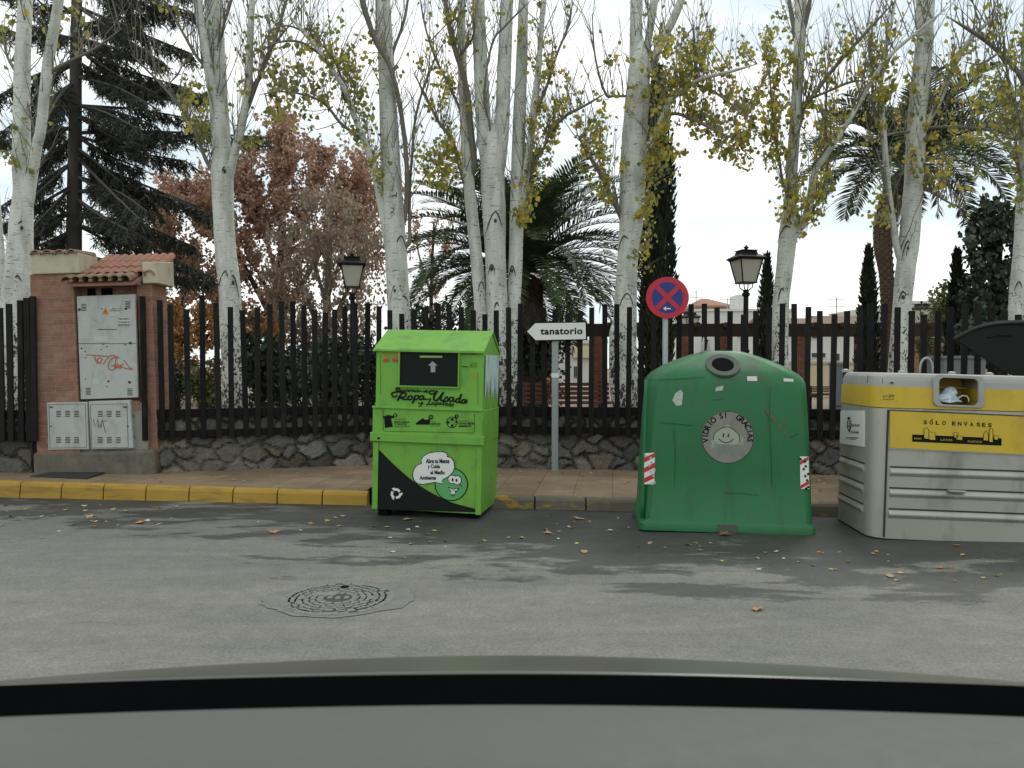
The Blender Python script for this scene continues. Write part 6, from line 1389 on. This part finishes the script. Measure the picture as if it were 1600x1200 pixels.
def drop(x, y, size, tone, label, group=None, z=0.0, rnd=random):
    ti = ['tan','yellow','orange','brown','pale','lime'].index(tone); li = rnd.randrange(8)
    if (li, ti) not in LV: q = LM[li].copy(); q.name = 'fallen_leaf'; q.materials.append(tones[ti]); LV[li, ti] = q
    p = G(x, y, z); o = bpy.data.objects.new('fallen_leaf', LV[li, ti]); C.objects.link(o)
    o.location = p + Vector((0,0,.004)); s = size*px(p.y)/2; o.scale = (s, s, s*rnd.uniform(.6,1.0)); o.rotation_euler = (rnd.uniform(-.2,.2), rnd.uniform(-.2,.2), rnd.uniform(0,6.28))
    tag(o, label, 'leaf', group)
for x, y, s, tn, lb in ((1184,952,30,'orange','big curled orange maple leaf alone on the pale road at right'), (427,832,27,'orange','pale orange curled leaf on the road left of the clothes bin'), (222,817,21,'orange','small rusty brown leaf on the road below the left kerb'), (140,808,26,'tan','flat tan leaf lying on the road at far left'), (816,841,16,'yellow','bright yellow leaf on the road midway between the two green bins'), (353,779,19,'orange','reddish leaf lying in the gutter against the yellow kerb'), (640,812,24,'tan','tan leaf beside the front edge of the clothes bin'), (905,811,30,'tan','pair sized tan leaf in the gutter left of the bottle bank'), (1130,836,34,'brown','long brown leaf right under the front of the bottle bank'), (1495,853,18,'orange','rust coloured leaf on the road under the silver container'), (1391,902,22,'tan','tan leaf on the wet road below the yellow panel'), (858,834,22,'tan','dull tan leaf on the damp road right of the yellow leaf'), (1468,848,0,'tan',''), (912,864,20,'tan','tan leaf at the edge of the wet stain'), (1075,852,20,'yellow','yellow leaf on the wet road left below the bottle bank')):
    if s: drop(x, y, s, tn, lb)
rl = random.Random(77); grp = 'small dry leaves scattered along the gutter'; lbl = 'small dry leaf lying among others along the gutter of the road'
for i in range(120):
    x = rl.uniform(-10, 1610); b = 778 + x*.024 if x < 990 else 836 + (x-990)*.03
    if 575 < x < 772: b = 812
    elif 990 < x < 1290: b = 838
    elif x >= 1290: b = 850
    y = b + 4 + abs(rl.gauss(0, 22)) + (10*rl.random() if x < 560 else 18*rl.random())
    if y > 930: continue
    drop(x, y, rl.uniform(7, 15), rl.choice(('tan','tan','yellow','brown','pale','pale','lime','orange')), lbl, grp, 0, rl)
grp2 = 'dry leaves on the pavement'; lbl2 = 'small dry leaf lying on the brown pavement behind the kerb'
for i in range(34):
    x = rl.choice((rl.uniform(775, 985), rl.uniform(775, 985), rl.uniform(240, 575), rl.uniform(1270, 1305))); y = rl.uniform(738, 770) if x > 700 else rl.uniform(735, 755)
    if 775 < x < 985 and rl.random() < .5: y = rl.uniform(736, 746)
    drop(x, y, rl.uniform(6, 11), rl.choice(('tan','pale','brown','yellow')), lbl2, grp2, KZ((x-800)/F*9.2)-.002, rl)

# ================================================================== THE CAR DOOR WE LOOK OUT OVER
t = thing('car_door', 'inside of a car door with black window seal and grey trim along the bottom', 'car door', (0, .55, .35))
def arc(x, c, l, r_): u = (x-800)/800; return c + (l if u < 0 else r_)*abs(u)**1.75
def strip(name, rows, m_, smooth=True, close=False):
    xs = list(range(-1300, 2901, 60)); vs = []
    for x in xs:
        for (c_, l_, r_, Y) in rows: vs.append(W(x, arc(x, c_, l_, r_), Y))
    n = len(rows); m = MB(); k = n if close else n-1
    m.add(vs, [(i*n+j, i*n+(j+1) % n, (i+1)*n+(j+1) % n, (i+1)*n+j) for i in range(len(xs)-1) for j in range(k)])
    if close: m.f += [tuple(range(n)), tuple((len(xs)-1)*n + j for j in range(n-1,-1,-1))]
    return m.shift(t.location).build(name, m_, t, smooth=smooth, fix=True)
strip('window_seal', [(1105,19,19,.500),(1098,18.5,18.5,.506),(1086,18,18,.520),(1072,18,18,.540),(1060,18,18,.560),(1053,18,19,.575),(1053,18,19,.590),(1075,18,19,.592),(1150,18,19,.592),(1180,19,19,.53)], M['rubber'], True, True)
strip('outer_skin', [(1056,19,21,.592),(1047,22,25,.62),(1038,28,31,.66),(1030,34,37,.70),(1024,39,42,.74),(1024,40,43,.77),(1050,40,43,.79),(1200,40,43,.81),(1500,40,43,.81),(1500,40,43,.78),(1200,30,30,.72),(1100,20,20,.62)], M['carpaint'], True, True)
strip('inner_trim', [(1101.5,19,19,.497),(1102,19,19,.490),(1120,18,18,.462),(1160,16,16,.425),(1230,13,13,.385),(1400,10,10,.345),(1800,8,8,.33),(1800,8,8,.36),(1400,10,10,.39),(1180,16,16,.48)], M['trim'], True, True)
